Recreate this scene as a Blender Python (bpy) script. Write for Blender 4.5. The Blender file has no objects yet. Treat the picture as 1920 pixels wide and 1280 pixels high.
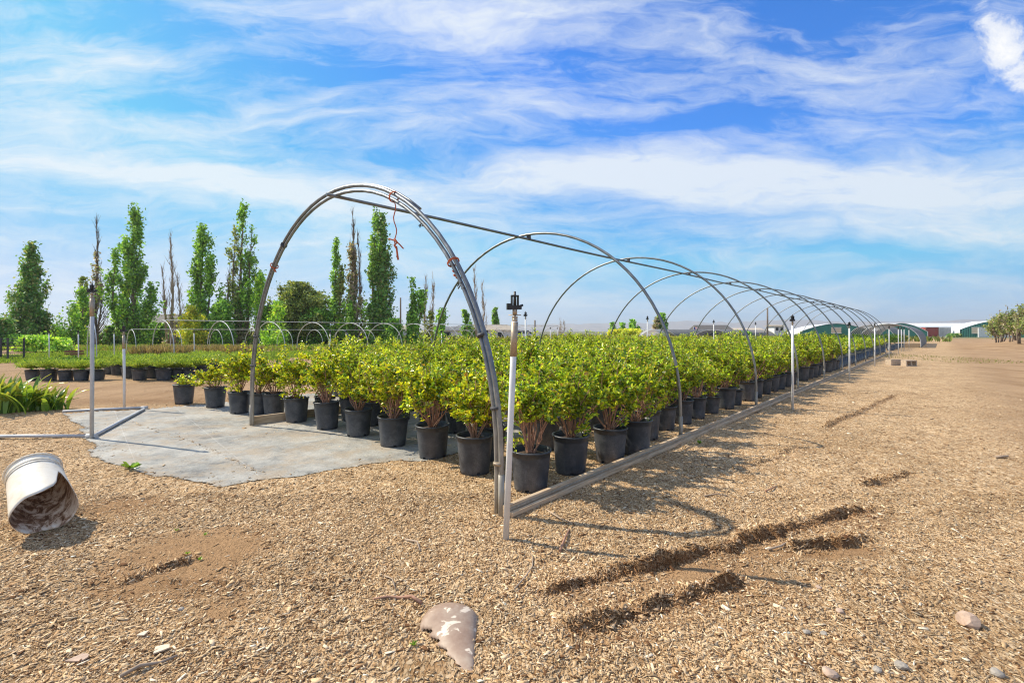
import bpy, math, random
import numpy as np
from mathutils import Vector, Matrix

R = math.radians
random.seed(7)
RNG = np.random.default_rng(7)
C = bpy.context.scene.collection
sc = bpy.context.scene

# ------------------------------------------------------------------ camera
CAM_H = 1.5
cam = bpy.data.cameras.new("camera")
cam.sensor_width = 36
cam.lens = 36 * 890 / 1920
cam.shift_y = -19 / 1920
cam.clip_start = 0.05
cam.clip_end = 30000
camo = bpy.data.objects.new("camera", cam)
C.objects.link(camo)
camo.location = (0, 0, CAM_H)
camo.rotation_euler = (R(90), 0, 0)
sc.camera = camo
sc.view_settings.view_transform = 'Standard'
sc.view_settings.look = 'None'
sc.view_settings.gamma = 1
sc.view_settings.use_curve_mapping = False
sc.view_settings.exposure = 0.42
sc.cycles.max_bounces = 8
sc.cycles.filter_width = 1.15
sc.cycles.transparent_max_bounces = 8

SUN_EL = 44
sx_, sy_ = -0.94, 0.34
SUN_ROT = math.degrees(math.atan2(sx_, sy_))

# ------------------------------------------------------------------ sun
sl = bpy.data.lights.new("sun", 'SUN')
sl.energy = 4.8
sl.angle = R(0.55)
sl.color = (1.0, 0.90, 0.73)
so = bpy.data.objects.new("sun", sl)
C.objects.link(so)
sd = Vector((sx_, sy_, 0)).normalized() * math.cos(R(SUN_EL)) + Vector((0, 0, math.sin(R(SUN_EL))))
so.rotation_euler = sd.to_track_quat('Z', 'Y').to_euler()
so.location = (-20, 8, 25)

# ------------------------------------------------------------------ node helpers
class NT:
    def __init__(s, tree):
        s.t = tree; s.n = tree.nodes; s.l = tree.links
    def new(s, typ, **kw):
        nd = s.n.new(typ)
        for k, v in kw.items():
            setattr(nd, k, v)
        return nd
    def set(s, sock, v):
        if hasattr(v, 'is_output') or isinstance(v, bpy.types.NodeSocket):
            s.l.new(v, sock)
        elif v is not None:
            if isinstance(v, (tuple, list)) and sock.type == 'RGBA' and len(v) == 3:
                v = (*v, 1)
            sock.default_value = v
    def math(s, op, a, b=None, c=None, clamp=False):
        nd = s.new('ShaderNodeMath', operation=op); nd.use_clamp = clamp
        s.set(nd.inputs[0], a)
        if b is not None: s.set(nd.inputs[1], b)
        if c is not None: s.set(nd.inputs[2], c)
        return nd.outputs[0]
    def vmath(s, op, a, b=None, scale=None):
        nd = s.new('ShaderNodeVectorMath', operation=op)
        s.set(nd.inputs[0], a)
        if b is not None: s.set(nd.inputs[1], b)
        if scale is not None: s.set(nd.inputs['Scale'], scale)
        return nd.outputs[0] if op not in ('LENGTH', 'DOT_PRODUCT') else nd.outputs['Value']
    def sep(s, v):
        nd = s.new('ShaderNodeSeparateXYZ'); s.set(nd.inputs[0], v); return nd.outputs
    def comb(s, x, y, z):
        nd = s.new('ShaderNodeCombineXYZ'); s.set(nd.inputs[0], x); s.set(nd.inputs[1], y); s.set(nd.inputs[2], z); return nd.outputs[0]
    def noise(s, vec, scale, detail=2, rough=0.5, dist=0.0, out='Fac'):
        nd = s.new('ShaderNodeTexNoise'); s.set(nd.inputs['Vector'], vec)
        nd.inputs['Scale'].default_value = scale; nd.inputs['Detail'].default_value = detail
        nd.inputs['Roughness'].default_value = rough; nd.inputs['Distortion'].default_value = dist
        return nd.outputs[out]
    def voro(s, vec, scale, feature='F1', rnd=1.0):
        nd = s.new('ShaderNodeTexVoronoi', feature=feature); s.set(nd.inputs['Vector'], vec)
        nd.inputs['Scale'].default_value = scale; nd.inputs['Randomness'].default_value = rnd
        return nd
    def ramp(s, fac, stops, interp='LINEAR'):
        nd = s.new('ShaderNodeValToRGB'); cr = nd.color_ramp; cr.interpolation = interp
        while len(cr.elements) < len(stops): cr.elements.new(0.5)
        for e, (p, c) in zip(cr.elements, stops):
            e.position = p
            e.color = (*c, 1) if isinstance(c, (tuple, list)) else (c, c, c, 1)
        s.set(nd.inputs[0], fac)
        return nd.outputs[0]
    def mix(s, fac, a, b, mode='MIX'):
        nd = s.new('ShaderNodeMix', data_type='RGBA', blend_type=mode)
        s.set(nd.inputs[0], fac); s.set(nd.inputs[6], a); s.set(nd.inputs[7], b)
        return nd.outputs[2]
    def mapping(s, vec, scale=(1, 1, 1), rot=(0, 0, 0), loc=(0, 0, 0)):
        nd = s.new('ShaderNodeMapping'); s.set(nd.inputs[0], vec)
        nd.inputs['Scale'].default_value = scale; nd.inputs['Rotation'].default_value = rot; nd.inputs['Location'].default_value = loc
        return nd.outputs[0]
    def bump(s, h, strength=0.5, dist=0.01, normal=None):
        nd = s.new('ShaderNodeBump'); nd.inputs['Strength'].default_value = strength; nd.inputs['Distance'].default_value = dist
        s.set(nd.inputs['Height'], h)
        if normal is not None: s.set(nd.inputs['Normal'], normal)
        return nd.outputs[0]

def new_mat(name):
    m = bpy.data.materials.new(name); m.use_nodes = True
    t = NT(m.node_tree); b = t.n['Principled BSDF']
    return m, t, b

# ------------------------------------------------------------------ world
w = bpy.data.worlds.new("World"); sc.world = w; w.use_nodes = True
t = NT(w.node_tree)
bg = t.n['Background']; bg.inputs['Strength'].default_value = 0.118
sky = t.new('ShaderNodeTexSky', sky_type='NISHITA'); sky.sun_disc = False
sky.sun_elevation = R(SUN_EL); sky.sun_rotation = R(SUN_ROT)
sky.air_density = 1.0; sky.dust_density = 0.6; sky.ozone_density = 3.0
tc = t.new('ShaderNodeTexCoord').outputs['Generated']
x, y, z = t.sep(tc)
yy = t.math('MAXIMUM', t.math('ABSOLUTE', y), 0.08)
a = t.math('DIVIDE', x, yy)
b_ = t.math('DIVIDE', z, yy)
uv = t.comb(a, b_, 0)
warp = t.noise(t.mapping(uv, scale=(1.2, 3.2, 1)), 1.6, 4, 0.55, out='Color')
uvw = t.vmath('ADD', uv, t.vmath('MULTIPLY', t.vmath('SUBTRACT', warp, (0.5, 0.5, 0.5)), (0.34, 0.15, 0)))
aw, bw, _ = t.sep(uvw)
blobs = [ # px, py, sx, sy, tilt(deg), amp
    (830, 25, 300, 38, -3, 1.0), (60, 60, 120, 25, 5, .45), (170, 115, 210, 34, 8, .95), (60, 205, 200, 45, 0, .5),
    (430, 235, 340, 26, 4, .5), (230, 325, 380, 44, -6, 1.0), (640, 385, 270, 40, -6, .8),
    (1120, 325, 270, 34, 3, .9), (1560, 360, 420, 62, -4, 1.15), (1850, 330, 280, 50, 0, .6), (1620, 150, 190, 62, 0, .55), (1340, 85, 60, 45, 0, .4), (1010, 200, 210, 40, 8, .45),
    (1400, 25, 80, 20, 0, .3), (1700, 445, 300, 18, 0, .45), (60, 400, 120, 8, 0, .4),
    (500, 490, 460, 50, 0, .50), (120, 560, 260, 50, 0, .50), (1100, 570, 420, 40, 0, .50), (1700, 560, 300, 40, 0, .25), (640, 170, 260, 16, 12, .4),
    (1500, 10, 110, 26, 0, -1.0), (1330, 215, 190, 18, 4, -.7), (340, 60, 90, 30, -10, -.45), (640, 120, 130, 26, -5, -.55)]
tot = None
for (px, py, gx, gy, tilt, amp) in blobs:
    dx = t.math('SUBTRACT', aw, (px - 960) / 890)
    dy = t.math('SUBTRACT', bw, (621 - py) / 890)
    ct, st = math.cos(R(tilt)), math.sin(R(tilt))
    u = t.math('MULTIPLY', t.math('ADD', t.math('MULTIPLY', dx, ct), t.math('MULTIPLY', dy, st)), 890 / gx)
    v = t.math('MULTIPLY', t.math('SUBTRACT', t.math('MULTIPLY', dy, ct), t.math('MULTIPLY', dx, st)), 890 / gy)
    q = t.math('ADD', t.math('MULTIPLY', u, u), t.math('MULTIPLY', v, v))
    g = t.math('MULTIPLY', t.math('EXPONENT', t.math('MULTIPLY', q, -0.8)), amp)
    tot = g if tot is None else t.math('ADD', tot, g)
streak = t.noise(t.mapping(uvw, scale=(1.6, 9, 1), rot=(0, 0, R(6))), 2.2, 8, 0.62, 0.4)
wisp = t.noise(t.mapping(uvw, scale=(3.0, 9, 1), rot=(0, 0, R(-14)), loc=(3, 1, 0)), 3.4, 9, 0.68, 0.8)
dens = t.math('ADD', t.math('MULTIPLY', tot, 0.78), t.math('MULTIPLY', t.math('SUBTRACT', streak, 0.47), 1.7))
dens = t.math('ADD', dens, t.math('MULTIPLY', t.math('SUBTRACT', wisp, 0.5), 1.0))
dens = t.math('ADD', dens, 0.055)
over = t.math('MULTIPLY', t.math('SUBTRACT', z, 0.60), 5.0, clamp=True)  # overhead cloud beyond the frame, added to whiten the ambient light
dens = t.math('ADD', dens, t.math('MULTIPLY', over, 0.30))
dens = t.math('ADD', dens, t.math('MULTIPLY', t.math('LESS_THAN', y, 0.0), 0.28))  # unseen cloud behind the camera, added for the same whiter fill
dens = t.math('SMOOTH_MAX', dens, 0.0, 0.15)
front = t.math('GREATER_THAN', y, 0.0)
cirrus = t.math('MULTIPLY', t.math('MINIMUM', dens, 1.0), 0.86)
# small cumulus upper right
cn = t.noise(uv, 8.0, 10, 0.68, 0.5)
dx = t.math('MULTIPLY', t.math('SUBTRACT', a, (1895 - 960) / 890), 890 / 78)
dy = t.math('MULTIPLY', t.math('SUBTRACT', b_, (621 - 100) / 890), 890 / 92)
tl = t.math('ADD', dx, t.math('MULTIPLY', dy, 0.45))
q = t.math('SQRT', t.math('ADD', t.math('MULTIPLY', tl, tl), t.math('MULTIPLY', dy, dy)))
cd = t.math('ADD', t.math('SUBTRACT', 1.0, q), t.math('MULTIPLY', t.math('SUBTRACT', cn, 0.5), 2.9))
cum = t.ramp(cd, [(0.0, 0), (0.25, .22), (0.6, 0.8), (1.0, 1)])
# low horizon paleness is left to the haze
m = t.math('MAXIMUM', cirrus, t.math('MULTIPLY', cum, front), clamp=True)
hsv = t.new('ShaderNodeHueSaturation'); t.set(hsv.inputs['Color'], sky.outputs[0]); hsv.inputs['Saturation'].default_value = 1.25
skyc = t.vmath('MINIMUM', t.mix(1.0, hsv.outputs[0], (0.36, 0.98, 1.50), 'MULTIPLY'), (2.25, 3.75, 6.0))
cloudc = t.mix(cum, (5.6, 5.95, 6.2), (6.6, 6.6, 6.6))
col = t.mix(m, skyc, cloudc)
t.l.new(col, bg.inputs['Color'])

# ------------------------------------------------------------------ numeric noise
_P = np.random.default_rng(3).permutation(1024)
_V = np.random.default_rng(4).random(1024) * 2 - 1
def vnoise(x, y):
    xi = np.floor(x).astype(np.int64); yi = np.floor(y).astype(np.int64)
    xf = x - xi; yf = y - yi
    xf = xf * xf * (3 - 2 * xf); yf = yf * yf * (3 - 2 * yf)
    def h(i, j): return _V[_P[(_P[i & 1023] + j) & 1023]]
    return (h(xi, yi) * (1 - xf) + h(xi + 1, yi) * xf) * (1 - yf) + (h(xi, yi + 1) * (1 - xf) + h(xi + 1, yi + 1) * xf) * yf
def fbm(x, y, f=1.0, oct=4):
    s = 0; am = 1; tt = 0
    for i in range(oct):
        s = s + am * vnoise(x * f + i * 17.3, y * f - i * 9.1); tt += am; am *= .5; f *= 2.03
    return s / tt
def sstep(a, b, x):
    q = np.clip((x - a) / (b - a), 0, 1); return q * q * (3 - 2 * q)

def G(px, py):
    Z = CAM_H * 890 / (py - 621); return ((px - 960) / 890 * Z, Z)

TH = math.atan2(805, 890)
RD = np.array([math.sin(TH), math.cos(TH)]); LD = np.array([-math.cos(TH), math.sin(TH)])
O0 = np.array(G(940, 965))
def UV(u, v): p = O0 + RD * u + LD * v; return (float(p[0]), float(p[1]))
def toUV(x, y):
    dx = x - O0[0]; dy = y - O0[1]
    return dx * RD[0] + dy * RD[1], dx * LD[0] + dy * LD[1]
BED_W = 5.48; SP = 3.6; NH = 12

def seg_dist(x, y, pts):
    """signed distance to polyline (positive on its right side walking along) and along-parameter 0..1"""
    best = np.full(x.shape, 1e9); sgn = np.zeros(x.shape); par = np.zeros(x.shape)
    lens = [math.dist(pts[i], pts[i + 1]) for i in range(len(pts) - 1)]; T = sum(lens); acc = 0
    for i, L in enumerate(lens):
        ax, ay = pts[i]; bx, by = pts[i + 1]
        tx, ty = (bx - ax) / L, (by - ay) / L
        q = np.clip((x - ax) * tx + (y - ay) * ty, 0, L)
        dx = x - ax - tx * q; dy = y - ay - ty * q
        d = np.hypot(dx, dy); c = tx * (y - ay) - ty * (x - ax)
        mm = d < best
        best = np.where(mm, d, best); sgn = np.where(mm, np.where(c < 0, 1, -1), sgn); par = np.where(mm, (acc + q) / T, par)
        acc += L
    return best * sgn, par

def GP(*pts): return [G(*p) for p in pts]
RUTS = [ # points, scarp height, width
    (GP((985, 1120), (1150, 1078), (1300, 1040), (1450, 1000), (1560, 972), (1650, 950)), .050, .20),
    (GP((1040, 1185), (1140, 1165), (1250, 1128), (1395, 1085)), .042, .17),
    (GP((1480, 1032), (1550, 1022), (1625, 1010)), .035, .12),
    (GP((1540, 803), (1600, 778), (1680, 740)), .035, .16),
    (GP((1615, 912), (1660, 898), (1705, 884)), .03, .12),
    (GP((225, 1092), (290, 1068), (362, 1046)), .022, .14),
    (GP((290, 1088), (400, 1090), (470, 1093), (660, 1102)), .014, .10),
    (GP((1380, 880), (1440, 862), (1500, 835)), .02, .2)]

CLOTH = GP((118, 776), (135, 792), (150, 800), (150, 822), (176, 835), (160, 858), (205, 868), (245, 884), (300, 894), (360, 903),
           (415, 914), (470, 903), (550, 896), (640, 880), (745, 864), (800, 866), (860, 850))
CLOTH += [UV(1.6, 1.7), UV(6, 1.3), UV(20, 1.0), UV(39, 1.0), UV(39, 9.0), UV(8, 9.0)] + GP((400, 757), (330, 762), (272, 767))
def in_poly(x, y, poly):
    ins = np.zeros(x.shape, bool); n = len(poly)
    for i in range(n):
        x1, y1 = poly[i]; x2, y2 = poly[(i + 1) % n]
        c = ((y1 > y) != (y2 > y)) & (x < (x2 - x1) * (y - y1) / ((y2 - y1) or 1e-9) + x1)
        ins ^= c
    return ins
def cloth_d(x, y):
    """positive inside the cloth, metres"""
    x = np.asarray(x, float); y = np.asarray(y, float)
    d = np.full(x.shape, 1e9); n = len(CLOTH)
    for i in range(n):
        ax, ay = CLOTH[i]; bx, by = CLOTH[(i + 1) % n]
        L = math.hypot(bx - ax, by - ay); tx, ty = (bx - ax) / L, (by - ay) / L
        q = np.clip((x - ax) * tx + (y - ay) * ty, 0, L)
        d = np.minimum(d, np.hypot(x - ax - tx * q, y - ay - ty * q))
    d = np.where(in_poly(x, y, CLOTH), d, -d)
    return d + 0.07 * fbm(x, y, 3.5, 5) + 0.03 * fbm(x, y, 18, 3)

def height(x, y):
    x = np.asarray(x, float); y = np.asarray(y, float)
    r = np.hypot(x, y)
    near = 1 - sstep(14, 30, r)
    berm = .55 * np.exp(-((x - 1.09 * y) / 4.5) ** 2) * sstep(34, 42, y) * (1 - sstep(62, 80, y)) * (1 + .3 * vnoise(x * .4, y * .4))
    u, v = toUV(x, y)
    inbed = sstep(-.35, 0.0, u) * sstep(-.12, .02, v) * (1 - sstep(9, 10, v))
    base = (0.022 * fbm(x, y, .9, 3) + 0.012 * fbm(x + 5, y, 3.2, 3) + 0.006 * fbm(x, y + 8, 11, 2)) * near * (1 - .75 * inbed)
    # shallow wheel lanes of the drive
    base = base - 0.02 * np.exp(-((v + 4.2) / .5) ** 2) * near - 0.02 * np.exp(-((v + 6.0) / .5) ** 2) * near
    for pts, h, wd in RUTS:
        d, p = seg_dist(x, y, pts)
        m = np.abs(d) < 1.2
        if not m.any(): continue
        k = sstep(0, .08, p) * (1 - sstep(.9, 1, p)) * np.clip(0.72 + 1.0 * fbm(x + 3, y, 5.5, 4), .15, 1.25)
        dd = d + 0.07 * fbm(x, y, 6, 4)
        up = np.exp(-(dd / (wd * .45)) ** 2) * h * (1 + .5 * fbm(x, y, 14, 3))
        dn = (-0.35 * h) * (1 - sstep(wd * .3, wd * 1.1, dd)) * sstep(-.01, .045, dd) + up * (1 - sstep(-.01, .045, dd))
        prof = np.where(dd < 0, up, dn)
        rough = 0.034 * fbm(x, y, 22, 2) * np.exp(-(dd / .08) ** 2) * (h / .06)
        base = base + np.where(m, k * (prof + rough), 0)
    # mound that carries the tipped bucket
    base = base + 0.15 * np.exp(-(((x + 3.72) / .18) ** 2 + ((y - 3.80) / .18) ** 2))
    cd = cloth_d(x, y)
    base = base + berm
    base = np.where(cd > -.25, base * (1 - sstep(-.25, 0, cd) * .85) + .012 * sstep(-.3, -.02, cd) * (1 - sstep(-.02, .06, cd)) - .012 * sstep(0, .06, cd), base)
    return base
def hz(x, y): return float(height(np.array([x]), np.array([y]))[0])

# ------------------------------------------------------------------ mesh helpers
def tag(o, label=None, cat=None, group=None, kind=None):
    if label: o['label'] = label
    if cat: o['category'] = cat
    if group: o['group'] = group
    if kind: o['kind'] = kind
    return o
def empty(name, loc, rz=0.0, label=None, cat=None, group=None):
    o = bpy.data.objects.new(name, None); C.objects.link(o); o.empty_display_size = .2
    o.location = loc; o.rotation_euler = (0, 0, rz)
    return tag(o, label, cat, group)
def copy_tree(o, parent=None):
    c = o.copy(); C.objects.link(c)
    if parent is not None: c.parent = parent
    for ch in list(o.children): copy_tree(ch, c)
    return c
def place(root, loc, rz=0, s=1.0, label=None, group=None, cat=None):
    root.location = loc; root.rotation_euler = (root.rotation_euler[0], root.rotation_euler[1], rz)
    root.scale = (s, s, s) if not isinstance(s, tuple) else s
    return tag(root, label, cat, group)
def np_obj(name, V, F, mat, parent=None, col=None, smooth=False):
    V = np.asarray(V, np.float32); F = np.asarray(F, np.int32)
    me = bpy.data.meshes.new(name); n, k = F.shape
    me.vertices.add(len(V)); me.vertices.foreach_set('co', V.ravel())
    me.loops.add(n * k); me.loops.foreach_set('vertex_index', F.ravel())
    me.polygons.add(n); me.polygons.foreach_set('loop_start', np.arange(0, n * k, k, dtype=np.int32))
    if smooth: me.polygons.foreach_set('use_smooth', np.ones(n, bool))
    if col is not None:
        at = me.color_attributes.new('Col', 'FLOAT_COLOR', 'POINT')
        c4 = np.ones((len(V), 4), np.float32); c4[:, :3] = col; at.data.foreach_set('color', c4.ravel())
    me.update(calc_edges=True); me.validate()
    me.materials.append(mat)
    o = bpy.data.objects.new(name, me); C.objects.link(o)
    if parent is not None: o.parent = parent
    return o

class MB:
    def __init__(s): s.v = []; s.f = []; s.sm = []
    def add(s, vs, fs, sm=False):
        n = len(s.v); s.v += [tuple(v) for v in vs]; s.f += [tuple(i + n for i in f) for f in fs]; s.sm += [sm] * len(fs); return s
    def box(s, c, d, rz=0.0, top=1.0):
        cx, cy, cz = c; hx, hy, hh = d[0] / 2, d[1] / 2, d[2] / 2; vs = []
        for zz, k in ((-hh, 1), (hh, top)):
            for xx, yy in ((-hx, -hy), (hx, -hy), (hx, hy), (-hx, hy)):
                xx *= k; yy *= k
                vs.append((cx + xx * math.cos(rz) - yy * math.sin(rz), cy + xx * math.sin(rz) + yy * math.cos(rz), cz + zz))
        return s.add(vs, [(3, 2, 1, 0), (4, 5, 6, 7), (0, 1, 5, 4), (1, 2, 6, 5), (2, 3, 7, 6), (3, 0, 4, 7)])
    def tube(s, pts, rad, n=8, cap=True):
        pts = [Vector(p) for p in pts]; m = len(pts)
        rads = rad if isinstance(rad, (list, tuple)) else [rad] * m
        vs = []; ref = None
        for i, p in enumerate(pts):
            tn = (pts[min(i + 1, m - 1)] - pts[max(i - 1, 0)]).normalized()
            if ref is None:
                ref = tn.orthogonal().normalized()
            else:
                ref = (ref - tn * ref.dot(tn))
                ref = ref.normalized() if ref.length > 1e-6 else tn.orthogonal().normalized()
            b = tn.cross(ref)
            for k in range(n):
                an = 2 * math.pi * k / n
                vs.append(p + (ref * math.cos(an) + b * math.sin(an)) * rads[i])
        fs = []
        for i in range(m - 1):
            for k in range(n):
                fs.append((i * n + k, i * n + (k + 1) % n, (i + 1) * n + (k + 1) % n, (i + 1) * n + k))
        s.add(vs, fs, True)
        if cap and n > 3:
            q = len(s.v) - len(vs)
            s.f.append(tuple(q + k for k in reversed(range(n)))); s.f.append(tuple(q + (m - 1) * n + k for k in range(n))); s.sm += [False, False]
        return s
    def lathe(s, prof, n=24, c=(0, 0, 0), skip=None):
        vs = []; fs = []
        for r, zz in prof:
            for k in range(n):
                an = 2 * math.pi * k / n; vs.append((c[0] + r * math.cos(an), c[1] + r * math.sin(an), c[2] + zz))
        for i in range(len(prof) - 1):
            for k in range(n):
                if skip and skip(i, k): continue
                fs.append((i * n + k, i * n + (k + 1) % n, (i + 1) * n + (k + 1) % n, (i + 1) * n + k))
        return s.add(vs, fs, True)
    def prism(s, poly, y0, y1):
        """poly in xz plane extruded along y"""
        n = len(poly); vs = [(p[0], y0, p[1]) for p in poly] + [(p[0], y1, p[1]) for p in poly]
        fs = [tuple(range(n)), tuple(reversed(range(n, 2 * n)))] + [(i, n + i, n + (i + 1) % n, (i + 1) % n) for i in range(n)]
        return s.add(vs, fs)
    def build(s, name, mat, parent=None, smooth=None, bevel=0):
        me = bpy.data.meshes.new(name); me.from_pydata(s.v, [], s.f)
        me.polygons.foreach_set('use_smooth', [bool(q) if smooth is None else smooth for q in s.sm])
        me.materials.append(mat); me.update()
        o = bpy.data.objects.new(name, me); C.objects.link(o)
        if parent is not None: o.parent = parent
        if bevel:
            bm = o.modifiers.new('bevel', 'BEVEL'); bm.width = bevel; bm.segments = 2; bm.limit_method = 'ANGLE'
        return o

# ------------------------------------------------------------------ materials
def obj_coord(t): return t.new('ShaderNodeTexCoord').outputs['Object']
def wpos(t): return t.new('ShaderNodeNewGeometry').outputs['Position']

def simple(name, c, rough=0.6, metal=0.0, var=0.25, scale=8, bump=0.0, c2=None, spec=None, stretch=(1, 1, 1)):
    m, t, b = new_mat(name)
    v = t.mapping(obj_coord(t), scale=stretch)
    n = t.noise(v, scale, 5, .62)
    c2 = c2 or tuple(q * (1 - var) for q in c)
    hi = tuple(min(1, q * (1 + var * .4)) for q in c)
    t.set(b.inputs['Base Color'], t.ramp(n, [(0.3, c2), (0.55, c), (0.75, hi)]))
    t.set(b.inputs['Roughness'], t.math('ADD', t.math('MULTIPLY', n, .25), rough - .12))
    b.inputs['Metallic'].default_value = metal
    if spec is not None: b.inputs['Specular IOR Level'].default_value = spec
    if bump: t.set(b.inputs['Normal'], t.bump(t.noise(v, scale * 3, 4, .6), bump, .01))
    return m

def leaf_mat(name, trans=.35, rough=.45, tint=(1, 1, 1)):
    m, t, b = new_mat(name)
    at = t.new('ShaderNodeAttribute', attribute_name='Col').outputs['Color']
    col = t.mix(1.0, at, tint, 'MULTIPLY') if tint != (1, 1, 1) else at
    t.set(b.inputs['Base Color'], col); b.inputs['Roughness'].default_value = rough
    b.inputs['Specular IOR Level'].default_value = .5
    tr = t.new('ShaderNodeBsdfTranslucent')
    t.set(tr.inputs[0], t.mix(1.0, col, (1.25, 1.25, .6), 'MULTIPLY'))
    mx = t.new('ShaderNodeMixShader'); mx.inputs[0].default_value = trans
    t.l.new(b.outputs[0], mx.inputs[1]); t.l.new(tr.outputs[0], mx.inputs[2])
    t.l.new(mx.outputs[0], t.n['Material Output'].inputs[0])
    return m

def vcol_mat(name, rough=.85):
    m, t, b = new_mat(name)
    at = t.new('ShaderNodeAttribute', attribute_name='Col').outputs['Color']
    n = t.noise(wpos(t), 70, 3, .6)
    t.set(b.inputs['Base Color'], t.mix(1.0, at, t.ramp(n, [(0.25, .7), (.7, 1.15)]), 'MULTIPLY'))
    b.inputs['Roughness'].default_value = rough; b.inputs['Specular IOR Level'].default_value = .1
    return m

# mulch ground
def ground_material():
    m, t, b = new_mat("mulch_and_soil")
    P = wpos(t)
    at = t.new('ShaderNodeAttribute', attribute_name='Col').outputs['Color']
    sr = t.new('ShaderNodeSeparateColor'); t.set(sr.inputs[0], at)
    dirt, damp, road = sr.outputs
    wv = t.vmath('ADD', P, t.vmath('SCALE', t.vmath('SUBTRACT', t.noise(P, 14, 3, .6, out='Color'), (.5, .5, .5)), scale=.03))
    cols = None; hh = None
    for i, (rz, sc1, loc) in enumerate([(20, 70, 0), (-48, 82, 3), (80, 60, 7)]):
        q = t.mapping(wv, scale=(1, .34, 1), rot=(0, 0, R(rz)), loc=(loc, 0, 0))
        vo = t.voro(q, sc1)
        e = t.voro(q, sc1, 'DISTANCE_TO_EDGE').outputs['Distance']
        cc = t.new('ShaderNodeSeparateColor'); t.set(cc.inputs[0], vo.outputs['Color'])
        ed = t.ramp(e, [(0.0, .22), (.11, 1)])
        c = t.mix(1.0, t.ramp(cc.outputs[0], [(0, (.24, .13, .06)), (.3, (.46, .285, .14)), (.6, (.60, .41, .225)), (.85, (.72, .53, .32)), (1, (.86, .70, .48))]), ed, 'MULTIPLY')
        hgt = t.math('MULTIPLY', cc.outputs[0], ed)
        if cols is None: cols, hh = c, hgt
        else:
            pick = t.math('GREATER_THAN', hgt, hh)
            cols = t.mix(pick, cols, c); hh = t.math('MAXIMUM', hh, hgt)
    big = t.noise(P, .55, 6, .62); mid = t.noise(P, 3.4, 6, .65)
    chips = t.mix(1.0, cols, t.ramp(mid, [(.3, (.58, .54, .50)), (.5, (.88, .86, .84)), (.72, (1.05, 1.02, .98))]), 'MULTIPLY')
    fine = t.noise(P, 120, 5, .7); grit = t.voro(P, 160).outputs['Color']
    soil = t.ramp(fine, [(.25, (.22, .125, .06)), (.5, (.40, .25, .13)), (.75, (.56, .38, .22))])
    soil = t.mix(1.0, soil, t.ramp(t.noise(P, 33, 8, .8), [(.3, (.72, .68, .64)), (.5, (1, 1, 1)), (.7, (1.2, 1.18, 1.15))]), 'MULTIPLY')
    packed = t.ramp(t.noise(P, 60, 7, .8), [(.28, (.18, .105, .055)), (.45, (.40, .27, .155)), (.58, (.54, .39, .24)), (.75, (.76, .60, .42))])
    lane = t.noise(t.mapping(P, scale=(1, .12, 1), rot=(0, 0, TH)), 1.6, 6, .65)
    packed = t.mix(1.0, packed, t.ramp(lane, [(.32, (.62, .56, .50)), (.5, (.86, .84, .81)), (.68, (1.02, 1.0, .98))]), 'MULTIPLY')
    dn = t.math('ADD', dirt, t.math('MULTIPLY', t.math('SUBTRACT', mid, .5), 1.1))
    c = t.mix(t.ramp(dn, [(.25, 0), (.5, 1)]), chips, soil)
    rn = t.math('ADD', road, t.math('MULTIPLY', t.math('SUBTRACT', mid, .5), .9))
    c = t.mix(t.math('MULTIPLY', t.ramp(rn, [(.3, 0), (.75, 1)]), .85), c, t.mix(1.0, packed, (.90, .88, .88), 'MULTIPLY'))
    c = t.mix(1.0, c, t.ramp(big, [(.3, (.80, .75, .69)), (.5, (.96, .93, .90)), (.65, (1.07, 1.05, 1.03))]), 'MULTIPLY')
    px_, py_, pz_ = t.sep(P)
    fld = t.math('MULTIPLY', t.math('SUBTRACT', t.math('ADD', py_, t.math('MULTIPLY', big, 30)), 105), .05, clamp=True)
    c = t.mix(fld, c, t.ramp(t.noise(t.mapping(P, scale=(.25, 1, 1)), .04, 5, .6), [(.35, (.10, .12, .05)), (.5, (.17, .17, .08)), (.65, (.26, .22, .13))]))
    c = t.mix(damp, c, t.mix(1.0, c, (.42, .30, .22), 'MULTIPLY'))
    t.set(b.inputs['Base Color'], c); b.inputs['Roughness'].default_value = .95; b.inputs['Specular IOR Level'].default_value = .15
    hsum = t.math('ADD', t.math('MULTIPLY', hh, t.math('SUBTRACT', 1.0, t.math('MULTIPLY', road, .5))), t.math('MULTIPLY', fine, .5))
    t.set(b.inputs['Normal'], t.bump(hsum, 1.0, .012))
    return m

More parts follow.
